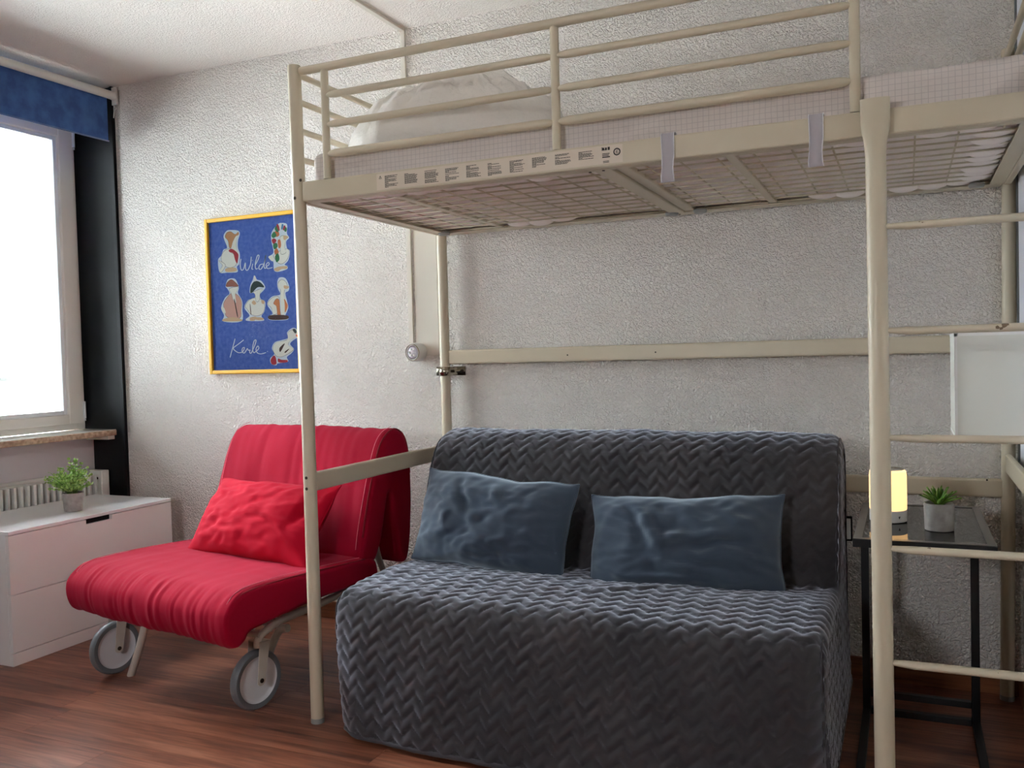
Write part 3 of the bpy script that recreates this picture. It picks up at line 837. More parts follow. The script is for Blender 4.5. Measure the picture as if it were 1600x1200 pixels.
post([(BX0, BYF, .0), (BX0 + .002, BYF, 1.0), (BX0 - .006, BYF, 2.034)])
pbl = post([(BX0, BYB, .0), (BX0, BYB, 2.034)])
post([(2.012, BYB, .0), (2.026, BYB, 1.2), (2.030, BYB, 2.034)])
post([(BX1, BYF, .0), (BX1, BYF, 2.034)])


def beam(name, a, b, horizontal=True):
    return MB().box(*a).build(name, cr, bed, bevel=b)


beam('front_beam', (BX0 + .021, BX1 - .021, BYF - .016, BYF + .006, ZB0, ZB1), .004)
beam('front_beam_flange', (BX0 + .021, BX1 - .021, BYF + .0065, BYF + .034, ZB0, ZB0 + .004), .001)
beam('rear_beam', (BX0 + .021, BX1 - .015, BYB - .006, BYB + .016, ZB0, ZB1), .004)
beam('rear_beam_flange', (BX0 + .021, BX1 - .015, BYB - .045, BYB - .0065, ZB0, ZB0 + .004), .001)
beam('end_beam', (BX0 - .012, BX0 + .010, BYF + .021, BYB - .021, ZB0, ZB1), .004)
beam('end_beam_flange', (BX0 + .0105, BX0 + .045, BYF + .036, BYB - .046, ZB0 + .001, ZB0 + .005), .001)
beam('end_beam', (BX1 - .010, BX1 + .012, BYF + .021, BYB - .021, ZB0, ZB1), .004)
beam('end_beam_flange', (BX1 - .05, BX1 - .0105, BYF + .036, BYB - .046, ZB0 + .001, ZB0 + .005), .001)
# low side rails
beam('side_rail', (BX0 - .006, BX0 + .012, BYF + .020, BYB - .020, .726, .785), .006)
beam('side_rail', (BX1 - .012, BX1 + .006, BYF + .020, BYB - .020, .726, .785), .006)
beam('back_rail', (BX0 + .020, BX1 - .012, BYB - .010, BYB + .010, 1.104, 1.161), .007)
beam('back_rail', (BX0 + .020, BX1 - .012, BYB - .010, BYB + .010, .645, .704), .007)


def bar(name, pts, r=.0108, sx=1.0, seg=14):
    return MB().tube(pts, r, seg, sx=sx).build(name, cr, bed, smooth=True, angle=40)


GZ = (1.757, 1.845, 1.933)
GX = (.133, .877, 1.628)
bar('guard_top_rail', [(BX0 + .018, BYF, 2.018), (1.66, BYF, 2.022)], .0125)
for k, gx in enumerate(GX):
    bar('guard_upright', [(gx, BYF + .002, 1.683), (gx, BYF + .002, 1.705), (gx, BYF + .002, 2.012)], .0125, .8)
for z in GZ:
    for a, b in ((GX[0], GX[1]), (GX[1], GX[2])):
        pts = [(a + .008, BYF, z), (a + .018, BYF, z), (a + .035, BYF, z), (b - .035, BYF, z), (b - .018, BYF, z), (b - .008, BYF, z)]
        r = .0108 if z > 1.8 else .0125
        MB().tube(pts, [r * .45, r * .8, r, r, r * .8, r * .45], 14).build('guard_rail', cr, bed, smooth=True, angle=50)
for xx in (BX0, 2.026):
    for z in (1.757, 1.845, 1.933, 2.016):
        bar('end_guard_rail', [(xx - (.006 if xx < 1 else 0), BYF + .018, z), (xx, BYB - .018, z)], .0095)
bar('guard_upright', [(BX1, BYF + .12, 1.683), (BX1, BYF + .12, 1.70)], .010)

# bed base: cross bars, centre beam and welded wire mesh
for x in (.315, 1.325):
    beam('cross_bar', (x - .013, x + .013, BYF + .010, BYB - .010, ZB0 + .006, ZB0 + .018), .002)
    for yy in (BYF + .02, BYB - .02):
        MB().box(x - .018, x + .012, yy - .01, yy + .01, ZB0 + .0045, ZB0 + .0195).build('mesh_clip', MT['clip'], bed, bevel=.002)
beam('centre_beam', (.972, 1.022, BYF + .007, BYB - .007, ZB0 - .001, ZB0 + .018), .003)
beam('centre_beam', (1.024, 1.062, BYF + .007, BYB - .007, ZB0 + .004, ZB0 + .020), .003)
for (x, yy) in ((.96, BYF + .03), (1.0, BYF + .022), (1.0, BYB - .02), (.975, BYB - .03)):
    MB().lathe([(.004, 0), (.004, .0015), (0, .002)], (x, yy, ZB0 - .0012 if x > .97 else ZB0 + .0), (0, 0, -1), 10).build('screw', MT['dark'], bed)
for xx, yy in ((.075, BYB - .06), (.98, BYB - .05), (1.08, BYB - .05), (1.935, BYB - .07)):
    MB().lathe([(.0, 0), (.022, 0), (.024, .006), (.02, .012), (0, .012)], (xx, yy, ZB0 + .004), (0, 0, -1), 20).build('corner_clip', MT['clip'], bed, smooth=True, angle=40)
zw = 1.6285
wr = .0026
for (xa, xb) in ((.058, .966), (1.066, 1.975)):
    ys = [BYF + .045 + k * (BYB - BYF - .09) / 11 for k in range(12)]
    for yy in ys:
        MB().tube([(xa, yy, zw), (xb, yy, zw)], wr, 6).build('mesh_wire', cr, bed, smooth=True)
    n = 10
    for k in range(n):
        x = xa + .03 + k * (xb - xa - .06) / (n - 1)
        MB().tube([(x, BYF + .012, zw + .0045), (x, BYB - .012, zw + .0045)], wr, 6).build('mesh_wire', cr, bed, smooth=True)
# bolts
for (x, z) in ((BX0 + .003, .738), (BX0 + .003, .772), (BX0 - .004, 1.632), (BX0 + .020, 1.684)):
    MB().lathe([(.0048, 0), (.0048, .0012), (.002, .0018), (0, .001)], (x, BYF - .0203, z), (0, -1, 0), 12).build('bolt', MT['dark'], bed)
for (x, z) in ((.56, 1.129), (.9, 1.131), (1.96, .70)):
    MB().lathe([(.003, 0), (.003, .001), (0, .0012)], (x, BYB - .0101, z), (0, -1, 0), 10).build('bolt', MT['dark'], bed)

# printed warning strip on the front beam
stk = box('warning_sticker', MT['sticker'], bed, .318, 1.065, BYF - .0166, BYF - .0161, 1.627, 1.674)
pr = MB(); rr = random.Random(5); yk = BYF - .0169
for k in range(10):
    pr = MB(); cx = .346 + k * .0665; z = 1.6665 - .001 * (k % 2); lines = (13, 11, 12, 12, 12, 13, 12, 10, 9, 8)[k]
    for j in range(lines):
        if rr.random() < .14: z -= .0018
        w = (.012 if rr.random() < .28 else .045 * rr.uniform(.75, 1.0)); x = cx
        while x < cx + w - .002:
            ww = rr.uniform(.003, .008)
            pr.box(x, min(x + ww, cx + w), yk, yk + .0002, z - .0016, z); x += ww + .0009
        z -= .0027
        if z < 1.631: break
    pr.build('text_block', MT['ink'], stk)
pr = MB()
for j in range(3):
    pr.box(1.008, 1.012 + .004 * j, yk, yk + .0002, 1.6685 - j * .003, 1.6700 - j * .003)
for (x, z, w, h) in ((1.010, 1.662, .006, .007), (1.018, 1.662, .005, .007), (1.025, 1.662, .006, .008), (1.010, 1.652, .020, .002), (1.010, 1.648, .018, .002), (1.010, 1.643, .021, .003), (1.012, 1.633, .016, .0015), (1.012, 1.630, .016, .0015)):
    pr.box(x, x + w, yk, yk + .0002, z, z + h)
pr.build('text_block', MT['ink'], stk); pr = MB()
# warning triangle
for (a, b) in (((.327, 1.660), (.331, 1.668)), ((.331, 1.668), (.335, 1.660)), ((.335, 1.660), (.327, 1.660))):
    pr.tube([(a[0], yk, a[1]), (b[0], yk, b[1])], .0006, 4)
pr.box(.3306, .3314, yk, yk + .0002, 1.6625, 1.6655)
pr.build('warning_symbol', MT['ink'], stk)
# round emblem with its number
em = MB(); seg = 28
for (ra, rb) in ((.0065, .0098),):
    for k in range(seg):
        a0, a1 = 2 * PI * k / seg, 2 * PI * (k + 1) / seg
        em.poly([(1.050 + math.cos(a) * r, yk, 1.655 + math.sin(a) * r) for a, r in ((a0, ra), (a1, ra), (a1, rb), (a0, rb))])
six = [(1.0525, 1.6595), (1.0495, 1.6585), (1.0475, 1.655), (1.048, 1.6515), (1.0505, 1.6502), (1.0528, 1.652), (1.052, 1.6548), (1.0495, 1.6552), (1.0478, 1.6535)]
em.tube([(a, yk, b) for a, b in six], .0007, 5)
em.build('round_emblem', MT['ink'], stk)

# hook-on ladder (part of the bed)
LX, LY = 1.681, -1.006
def stile(x):
    m = MB(); zs = [0, .3, 1.57, 1.60, 1.635, 1.66, 1.70]
    rx = [.0225, .0225, .0225, .025, .031, .032, .032]; ry = [.0225, .0225, .0225, .020, .012, .010, .010]
    dx = [.000, 0, 0, 0, 0, 0, 0]
    seg = 24; vs = []; fs = []
    for z, a, b, d in zip(zs, rx, ry, dx):
        for k in range(seg):
            t = 2 * PI * k / seg
            vs.append((x - .006 + z * -.002 + d + math.cos(t) * a, LY + (.0225 - b) * .6 + math.sin(t) * b, z))
    for i in range(len(zs) - 1):
        for k in range(seg):
            fs.append((i * seg + k, i * seg + (k + 1) % seg, (i + 1) * seg + (k + 1) % seg, (i + 1) * seg + k))
    fs.append(tuple(range(seg))); fs.append(tuple((len(zs) - 1) * seg + k for k in range(seg)))
    m.add(vs, fs)
    xc = x - .009
    m.box(xc - .030, xc + .030, LY + .004, BYF + .012, 1.688, 1.694)
    m.box(xc - .030, xc + .030, BYF + .009, BYF + .012, 1.655, 1.688)
    return m.build('ladder_stile', MT['cream'], bed, smooth=True, angle=40)


stile(LX); stile(LX + .40)
for z in (.13, .3965, .6628, .9198, 1.166, 1.4037):
    xa, xb = LX, LX + .40
    pts = []; rs = []
    for k in range(15):
        t = k / 14; w = min(1, min(t, 1 - t) * 7)
        pts.append((xa + (xb - xa) * t, LY, z + .002 * (1 - w))); rs.append(.0055 + .0037 * w)
    MB().tube(pts, rs, 14, sx=1.5, up=(0, 0, 1)).build('rung', MT['chip'], bed, smooth=True, angle=50)

# wall clamp round the rear post
cp = thing('wall_clamp', 'steel pipe clamp holding the rear bed post to the wall', 'clamp', (.03, -.03, 1.075))
m = MB(); n = 18; vs = []; fs = []
path = [(-.028, -.020)] + [(.030 + .0245 * math.cos(a), BYB + .0245 * math.sin(a)) for a in [PI + PI * k / n for k in range(n + 1)]] + [(.085, -.020)]
path = [(-.035, -.004), (-.002, -.004), (.0055, -.030)] + path[1:-1] + [(.0545, -.030), (.062, -.004), (.098, -.004)]
for (x, y) in path:
    for z in (1.058, 1.094): vs.append((x, y, z))
for k in range(len(path) - 1): fs.append((2 * k, 2 * k + 1, 2 * k + 3, 2 * k + 2))
m.add(vs, fs); o = m.build('strap_band', MT['steel'], cp, smooth=True, angle=50)
sd = o.modifiers.new('solid', 'SOLIDIFY'); sd.thickness = .002; sd.offset = 0
for x in (-.022, .085):
    MB().lathe([(.006, 0), (.006, .003), (.003, .0045), (0, .0035)], (x, -.0055, 1.076), (0, -1, 0), 14).build('screw', MT['dark'], cp, smooth=True, angle=40)

# ------------------------------------------------------------------ mattress with fitted sheet
mt = thing('mattress', 'mattress in a grey checked sheet on the loft bed', 'mattress', (1.0, -.5, 1.63))


def soft_box(x0, x1, y0, y1, z0, z1, nx, ny, nzv, r, disp):
    """closed rounded box as grid; disp(P, N) -> offset along N"""
    me_v = {}; vs = []; fs = []
    cx, cy, cz = (x0 + x1) / 2, (y0 + y1) / 2, (z0 + z1) / 2
    hx, hy, hz = (x1 - x0) / 2, (y1 - y0) / 2, (z1 - z0) / 2

    def vid(i, j, k):
        key = (i, j, k)
        if key in me_v: return me_v[key]
        p = Vector((-hx + 2 * hx * i / nx, -hy + 2 * hy * j / ny, -hz + 2 * hz * k / nzv))
        c = Vector((max(-hx + r, min(hx - r, p.x)), max(-hy + r, min(hy - r, p.y)), max(-hz + r, min(hz - r, p.z))))
        d = p - c
        N = d.normalized() if d.length > 1e-9 else Vector((0, 0, 1))
        q = c + N * r if d.length > 1e-9 else p
        w = q + Vector((cx, cy, cz))
        vs.append(w + N * disp(w, N)); me_v[key] = len(vs) - 1
        return me_v[key]
    for i in range(nx):
        for j in range(ny):
            for k, fl_ in ((0, 1), (nzv, 0)):
                q = [vid(i, j, k), vid(i + 1, j, k), vid(i + 1, j + 1, k), vid(i, j + 1, k)]; fs.append(tuple(q))
    for i in range(nx):
        for k in range(nzv):
            for j in (0, ny): fs.append((vid(i, j, k), vid(i + 1, j, k), vid(i + 1, j, k + 1), vid(i, j, k + 1)))
    for j in range(ny):
        for k in range(nzv):
            for i in (0, nx): fs.append((vid(i, j, k), vid(i, j + 1, k), vid(i, j + 1, k + 1), vid(i, j, k + 1)))
    return vs, fs


def d_sheet(p, N):
    h = .0035 * nz(p.x, p.y, p.z, 9) + .002 * nz(p.x + 3, p.y, p.z, 24)
    # drag folds near the right corner and mid front
    if N.y < -.3:
        s = p.x * .8 + (p.z - 1.65) * -1.1
        for c0, wd, am in ((1.28, .018, .007), (.98, .02, .006), (-.62, .02, .005)):
            s2 = p.x * (.45 if c0 > 0 else -1) - (p.z - 1.65)
            h += am * math.exp(-((s2 - (c0 * .45 if c0 > 0 else c0)) / wd) ** 2)
        s3 = (p.z - 1.65) - (p.x - 1.86) * .8
        h += .012 * math.exp(-(s3 / .022) ** 2) * (1 if p.x > 1.75 else 0)
    return h


vs, fs = soft_box(.052, 1.992, -.936, -.066, 1.650, 1.776, 190, 60, 14, .03, d_sheet)
m = MB(); m.add(vs, fs); m.build('fitted_sheet', MT['sheet'], mt, smooth=True)


def d_under(p, N):
    return -.002 + .003 * nz(p.x, p.y, 0, 18)


m = MB(); vs = []; fs = []; nx, ny = 150, 70
for j in range(ny + 1):
    for i in range(nx + 1):
        x = .062 + 1.91 * i / nx; y = -.925 + .85 * j / ny
        z = 1.6385 + .004 * (abs(math.sin(x * 34)) * abs(math.sin(y * 34))) * -1 + .0015 * nz(x, y, 0, 12)
        vs.append((x, y, z))
for j in range(ny):
    for i in range(nx):
        a = j * (nx + 1) + i; fs.append((a, a + nx + 1, a + nx + 2, a + 1))
m.add(vs, fs); m.build('quilted_underside', MT['under'], mt, smooth=True)
# loose sheet gathers sagging through the mesh along the edges
for (ax, ay, bx_, by) in ((.30, -.905, .93, -.905), (.36, -.115, .62, -.115), (1.50, -.905, 1.93, -.905), (1.45, -.12, 1.93, -.12), (1.925, -.86, 1.925, -.16)):
    L = math.hypot(bx_ - ax, by - ay); n = max(3, int(L / .075))
    for k in range(n):
        t = (k + .5) / n; cx, cy = ax + (bx_ - ax) * t, ay + (by - ay) * t
        r = L / n * .62; vs = []; fs = []
        for a in range(7):
            ph = a / 6 * PI / 2
            for b in range(14):
                th = 2 * PI * b / 14; rr_ = math.sin(ph)
                vs.append((cx + r * rr_ * math.cos(th), cy + .026 * rr_ * math.sin(th), 1.636 - .017 * math.cos(ph) * (1 + .3 * math.sin(k * 2.3))))
        for a in range(6):
            for b in range(14): fs.append((a * 14 + b, a * 14 + (b + 1) % 14, (a + 1) * 14 + (b + 1) % 14, (a + 1) * 14 + b))
        gm = MB(); gm.add(vs, fs); gm.build('sheet_gather', MT['under'], mt, smooth=True)
# elastic straps over the front beam
for x in (1.184, 1.541):
    m = MB(); w = .0165; zt = 1.688
    pts = [(BYF + .012, zt - .004), (BYF + .002, zt), (BYF - .012, zt), (BYF - .0195, zt - .006), (BYF - .020, 1.63), (BYF - .021, 1.60), (BYF - .019, 1.575), (BYF - .023, 1.562)]
    xo = [0, 0, 0, 0, .001, -.001, -.002, .0]
    ww = [w, w, w, w, w * .93, w * .85, w * .98, w]
    m.add([(x + o_ + s * q, y, z) for (y, z), o_, q in zip(pts, xo, ww) for s in (-1, 1)], [(2 * k, 2 * k + 1, 2 * k + 3, 2 * k + 2) for k in range(len(pts) - 1)])
    o = m.build('strap', MT['strap'], mt, smooth=True); sd = o.modifiers.new('s', 'SOLIDIFY'); sd.thickness = .0016
    e = MB()
    for s in (-1, 1):
        e.tube([(x + o_ + s * q, y - .0004, z) for (y, z), o_, q in zip(pts, xo, ww)], .0013, 5)
    e.build('edging', MT['strapedge'], o, smooth=True)

# bunched duvet at the head end
m = MB(); vs = []; fs = []; nu, nv = 150, 90
dc = Vector((.405, -.625, 1.772)); A, B, H = .385, .295, .238
for j in range(nv + 1):
    for i in range(nu + 1):
        u = -1 + 2 * i / nu; v = -1 + 2 * j / nv
        # square to disc
        X = u * math.sqrt(1 - v * v / 2); Y = v * math.sqrt(1 - u * u / 2); r = math.hypot(X, Y)
        prof = max(0.0, 1 - r ** 2.6) ** .5
        skew = 1 + .10 * X - .08 * abs(X)
        h = H * prof * skew
        a = math.atan2(Y, X)
        h += .022 * prof * nz(X * 1.5, Y * 1.5, 2.0, 2.2) + .012 * prof * (1 - abs(nz(X * 2.4 + Y, Y * 1.2, 7.0, 1.7)) * 2.2) + .018 * prof * abs(nz(math.cos(a) * 4, math.sin(a) * 4, r * 1.2, 1.6))
        h += .016 * prof * nz(X * 3.1 + 4, Y * 3.1, 3.0, 1.3) + .010 * prof * (1 - min(1, abs(nz(X * 3 + Y * 2, Y * 2 - X, 9.0, 1.5)) * 5)) - .007 * prof * (1 - min(1, abs(nz(X * 2 - Y * 3, Y * 3, 14.0, 1.4)) * 6))
        h += .010 * prof * (1 - abs(math.sin(X * 7 + Y * 2))) ** 3
        h -= .022 * prof * math.exp(-((X + .12 + .5 * Y) / .035) ** 2) * .5
        x = dc.x + A * X + .02 * nz(X, Y, h, 4); y = dc.y + B * Y + .015 * nz(X, Y, 5, 4)
        vs.append((x, y, dc.z + h - .004))
for j in range(nv):
    for i in range(nu):
        a = j * (nu + 1) + i; fs.append((a, a + 1, a + nu + 2, a + nu + 1))
base = len(vs)
m.add(vs, fs)
border = [i for i in range(nu + 1)] + [(j) * (nu + 1) + nu for j in range(1, nv + 1)] + [nv * (nu + 1) + i for i in range(nu - 1, -1, -1)] + [j * (nu + 1) for j in range(nv - 1, 0, -1)]
m.f.append(tuple(border)); m.mi.append(0)
dv = m.build('duvet', MT['duvet'], None, smooth=True, origin=(dc.x, dc.y, dc.z))
tag(dv, 'white rumpled duvet heaped at the left end of the loft bed', 'duvet')

# ------------------------------------------------------------------ generic swept cushion body
def sweep(prof, x0, x1, nx, R, n, disp=None, xform=None, closed=True, caps=True, up_sign=1):
    """prof 2-D points (a,b); swept along x; ends rounded by R; disp(x,t,a,b,na,nb)->offset"""
    P, t, L = resample(prof, n, closed)
    if closed: T = np.roll(P, -1, 0) - np.roll(P, 1, 0)
    else:
        T = np.gradient(P, axis=0)
    T /= np.maximum(np.hypot(*T.T), 1e-9)[:, None]
    N = np.stack([T[:, 1], -T[:, 0]], 1)
    if closed:
        area = .5 * np.sum(P[:, 0] * np.roll(P[:, 1], -1) - np.roll(P[:, 0], -1) * P[:, 1])
        if area < 0: N = -N
    else: N = N * up_sign
    # smooth normals
    for _ in range(3):
        if closed: N = (N + np.roll(N, 1, 0) + np.roll(N, -1, 0)) / 3
        else: N[1:-1] = (N[1:-1] + N[:-2] + N[2:]) / 3
    N /= np.maximum(np.hypot(*N.T), 1e-9)[:, None]
    core = [x0 + R + (x1 - x0 - 2 * R) * k / nx for k in range(nx + 1)]
    ends = 7
    xs = [x0 + R - R * math.sin(PI / 2 * (ends - k) / ends) for k in range(ends)] + core + [x1 - R + R * math.sin(PI / 2 * (k + 1) / ends) for k in range(ends)]
    ins = [R - R * math.cos(PI / 2 * (ends - k) / ends) for k in range(ends)] + [0] * len(core) + [R - R * math.cos(PI / 2 * (k + 1) / ends) for k in range(ends)]
    vs = []; m_ = len(P)
    for x, e_ in zip(xs, ins):
        for k in range(m_):
            a, b = P[k] - N[k] * e_ * .92
            d = disp(x, t[k], a, b, N[k]) if disp else 0
            a += N[k][0] * d; b += N[k][1] * d
            vs.append(xform(x, a, b) if xform else (x, a, b))
    fs = []
    for i in range(len(xs) - 1):
        for k in range(m_ if closed else m_ - 1):
            k2 = (k + 1) % m_
            fs.append((i * m_ + k, i * m_ + k2, (i + 1) * m_ + k2, (i + 1) * m_ + k))
    if caps:
        fs.append(tuple(range(m_))); fs.append(tuple((len(xs) - 1) * m_ + k for k in range(m_)))
    return vs, fs


# ------------------------------------------------------------------ sofa
SX0, SX1 = .118, 1.546
sofa = thing('sofa_bed', 'charcoal quilted two-seat sofa bed under the loft bed', 'sofa', ((SX0 + SX1) / 2, -.55, 0))
spf = catmull([(-1.045, .022), (-1.045, .12), (-1.032, .25), (-1.018, .35), (-1.000, .398), (-.962, .424), (-.86, .433), (-.70, .436), (-.56, .428), (-.492, .424), (-.470, .440), (-.452, .50), (-.415, .62), (-.378, .74), (-.350, .80), (-.300, .842), (-.235, .858), (-.17, .852), (-.118, .82), (-.092, .76), (-.085, .60), (-.085, .30), (-.085, .022)], 10)


def tri(s):
    s = s % 1.0
    return 4 * abs(s - .5) - 1


def quilt(u, v):
    zig = .017 * tri(u / .068 + .10 * math.sin(v * 9 + u * 2) + .05 * math.sin(v * 31))
    P1 = .046
    s = ((v + zig) / P1) % 1.0
    puff = abs(math.sin(PI * s)) ** .4
    s2 = (v / (P1 / 2)) % 1.0
    puff2 = min(1.0, abs(math.sin(PI * s2)) * 3.0)
    return .0100 * (puff - .8) + .0030 * (puff2 - 1) * (.6 + .4 * tri(u / .034))


def d_sofa(x, t, a, b, N):
    h = quilt(x, t)
    h += .006 * nz(x, t, 0, 5) + .003 * nz(x, t, 3, 14)
    # lift flattening of the front: lower hem swings out in the middle, back at the corners
    ex = min(x - SX0, SX1 - x)
    if a < -.93 and b < .42:
        k = (1 - b / .42)
        c = max(0, 1 - ex / .14)
        h += .03 * k * min(1, ex / .35) - .085 * k * c * c - .012 * c * c
    # fold across the seat
    if -.93 < a < -.5 and b < .5:
        s = (a + .72) - (x - .95) * .55
        h += .007 * math.exp(-(s / .02) ** 2) * math.exp(-((x - .93) / .16) ** 2)
    if b > .44 and a > -.47:
        c = max(0, 1 - ex / .10); h -= .010 * c * c
    return h


vs, fs = sweep(spf, SX0, SX1, 225, .04, 470, d_sofa, None, closed=False, caps=False, up_sign=-1)
m = MB(); m.add(vs, fs)
cov = m.build('quilted_cover', MT['quilt'], sofa, smooth=True)
# sides of the cover
sp2 = [(float(p.x), float(p.y)) for p in spf]
ys_ = np.array([p[0] for p in sp2]); zs_ = np.array([p[1] for p in sp2])
top_y = []; top_z = []
for yq in np.linspace(-1.03, -.10, 190):
    # highest z of the profile at this depth
    best = 0
    for k in range(len(sp2) - 1):
        y0, y1 = sp2[k][0], sp2[k + 1][0]
        if min(y0, y1) - 1e-6 <= yq <= max(y0, y1) + 1e-6 and abs(y1 - y0) > 1e-7:
            f = (yq - y0) / (y1 - y0); z = sp2[k][1] + f * (sp2[k + 1][1] - sp2[k][1]); best = max(best, z)
    top_y.append(yq); top_z.append(best)
for sx, sgn in ((SX1, 1), (SX0, -1)):
    m = MB(); vs = []; fs = []; nr = 120
    for i, (yq, zt) in enumerate(zip(top_y, top_z)):
        for j in range(nr + 1):
            f = j / nr
            z0 = .022; zt2 = zt - .040
            z = z0 + (zt2 - z0) * f
            y = yq
            # pull towards the inside near the top and the front edge (rounded seam)
            y = yq + .030 * max(0, (-.93 - yq) / .10) ** 2
            k = 1 - z / .42
            if yq < -.9 and z < .42: y += .055 * k * ((-.9 - yq) / .13)
            off = quilt(y, z) * .8 + .006 * nz(y, z, sgn, 6)
            edge = min((zt - .03 - z) / .03, (yq + 1.03) / .03, 1)
            edge = max(edge, 0)
            flare = .014 * max(0, 1 - z / .4)
            vs.append((sx + sgn * (off * edge + flare * edge - .006), y, z))
    for i in range(len(top_y) - 1):
        for j in range(nr):
            a = i * (nr + 1) + j; fs.append((a, a + 1, a + nr + 2, a + nr + 1))
    m.add(vs, fs); m.build('side_cover', MT['quilt'], sofa, smooth=True)
# bound hem along the front bottom edge and seams along the side edges
P, t, L = resample(spf, 470, False)
hm = MB(); path = []
for k in range(60):
    x = SX0 + .045 + (SX1 - SX0 - .09) * k / 59
    h = d_sofa(x, 0, P[0][0], .03, None); path.append((x, P[0][0] - h, .020))
path = [(SX0 + .006, -.925, .02), (SX0 + .018, -.945, .020)] + path + [(SX1 - .018, -.945, .020), (SX1 - .006, -.925, .02)]
hm.tube(path, .0075, 8, sx=.6, up=(0, 0, 1))
for sx in (SX0 - .006, SX1 + .006): hm.tube([(sx, -.93, .02), (sx, -.60, .02), (sx, -.09, .02)], .0075, 8, sx=.6)
hm.build('hem_binding', MT['hem'], sofa, smooth=True)
for x in (SX0 + .012, SX1 - .012):
    sm_ = MB(); pts = []
    for k in range(6, 440, 5):
        Tn = P[min(k + 1, 469)] - P[k - 1]; Tn = Tn / np.hypot(*Tn); Nn = np.array([-Tn[1], Tn[0]])
        a, b = P[k] + Nn * (-.019)
        ex = .012
        if P[k][0] < -.93 and P[k][1] < .42: a += .080 * (1 - P[k][1] / .42)
        pts.append((x, a, b))
    sm_.tube(pts, .003, 6).build('seam', MT['hem'], sofa, smooth=True)
for x in (SX0 + .12, SX1 - .12):
    for yy in (-.92, -.16):
        MB().tube([(x, yy, 0), (x, yy, .2)], .016, 12).build('leg', MT['blackmetal'], sofa, smooth=True, angle=40)


# ------------------------------------------------------------------ pillows
def pillow(W, Hh, T, seed, corner=.05, sag=0.0, amp=.008, n=90, folds=()):
    nu, nv = n, int(n * .62); V = []; F = []

    def pt(u, v, s):
        pin = corner
        X = W / 2 * u * (1 - pin * (1 - v * v) * abs(u) ** 2)
        Z = Hh / 2 * v * (1 - pin * 1.5 * (1 - u * u) * abs(v) ** 2)
        k = max(0, (1 - u ** 4) * (1 - v ** 4)) ** .5 * (.35 + .65 * (1 - u * u * v * v) * (1 - .45 * u * u) * (1 - .35 * v * v))
        th = T / 2 * k
        w = amp * k * (nz(u * 1.6 + seed, v * 1.6, s * .7, 1.9) + .55 * nz(u * 2 + seed, v * 2.0, s, 4.2))
        ang = math.atan2(v, u); rr_ = math.hypot(u, v)
        w += amp * .8 * k * nz(math.cos(ang) * 5 + seed, math.sin(ang) * 5, rr_ * .8, 1.3) * min(1, rr_ * 1.1)
        for (u0, v0, ax, ay, wd, am) in folds:
            d = (u - u0) * ax + (v - v0) * ay; al = -(u - u0) * ay + (v - v0) * ax
            w += am * math.exp(-(d / wd) ** 2) * math.exp(-(al / .45) ** 2) * k
        X += .007 * nz(u * 1.3 + seed, v * 1.3, 4, 1.5); Z += .010 * nz(u * 1.6 + seed, v, 8, 1.6) + .004 * nz(u * 5 + seed, v, 8, 1.2)
        return Vector((X, -s * (th + w), Z))
    ids = {}
    for s in (1, -1):
        for j in range(nv + 1):
            for i in range(nu + 1):
                bd = i in (0, nu) or j in (0, nv)
                key = (i, j, 0 if bd else s)
                if key in ids: continue
                u = math.sin((-1 + 2 * i / nu) * PI / 2); v = math.sin((-1 + 2 * j / nv) * PI / 2)
                ids[key] = len(V); V.append(pt(u, v, s))
        for j in range(nv):
            for i in range(nu):
                q = []
                for a, b in ((i, j), (i + 1, j), (i + 1, j + 1), (i, j + 1)):
                    bd = a in (0, nu) or b in (0, nv); q.append(ids[(a, b, 0 if bd else s)])
                F.append(tuple(q))
    rim = [V[ids[(i, 0, 0)]] for i in range(nu + 1)] + [V[ids[(nu, j, 0)]] for j in range(1, nv + 1)] + [V[ids[(i, nv, 0)]] for i in range(nu - 1, -1, -1)] + [V[ids[(0, j, 0)]] for j in range(nv - 1, 0, -1)]
    return V, F, rim


def place_pillow(name, label, m_, W, Hh, T, loc, rot, seed, group=None, pipe=None, **kw):
    V, F, rim = pillow(W, Hh, T, seed, **kw)
    Mx = Matrix.Translation(Vector(loc)) @ Matrix.Rotation(rot[2], 4, 'Z') @ Matrix.Rotation(rot[0], 4, 'X') @ Matrix.Rotation(rot[1], 4, 'Y')
    root = thing(name, label, 'cushion', loc, group)
    mb = MB(); mb.add([Mx @ p for p in V], F); mb.build('cushion_cover', m_, root, smooth=True)
    pm = MB(); pts = [Mx @ p for p in rim]; pts.append(pts[0]); pm.tube(pts, .0028, 6, caps=False)
    pm.build('edge_seam', pipe or m_, root, smooth=True)
    return root, Mx, V


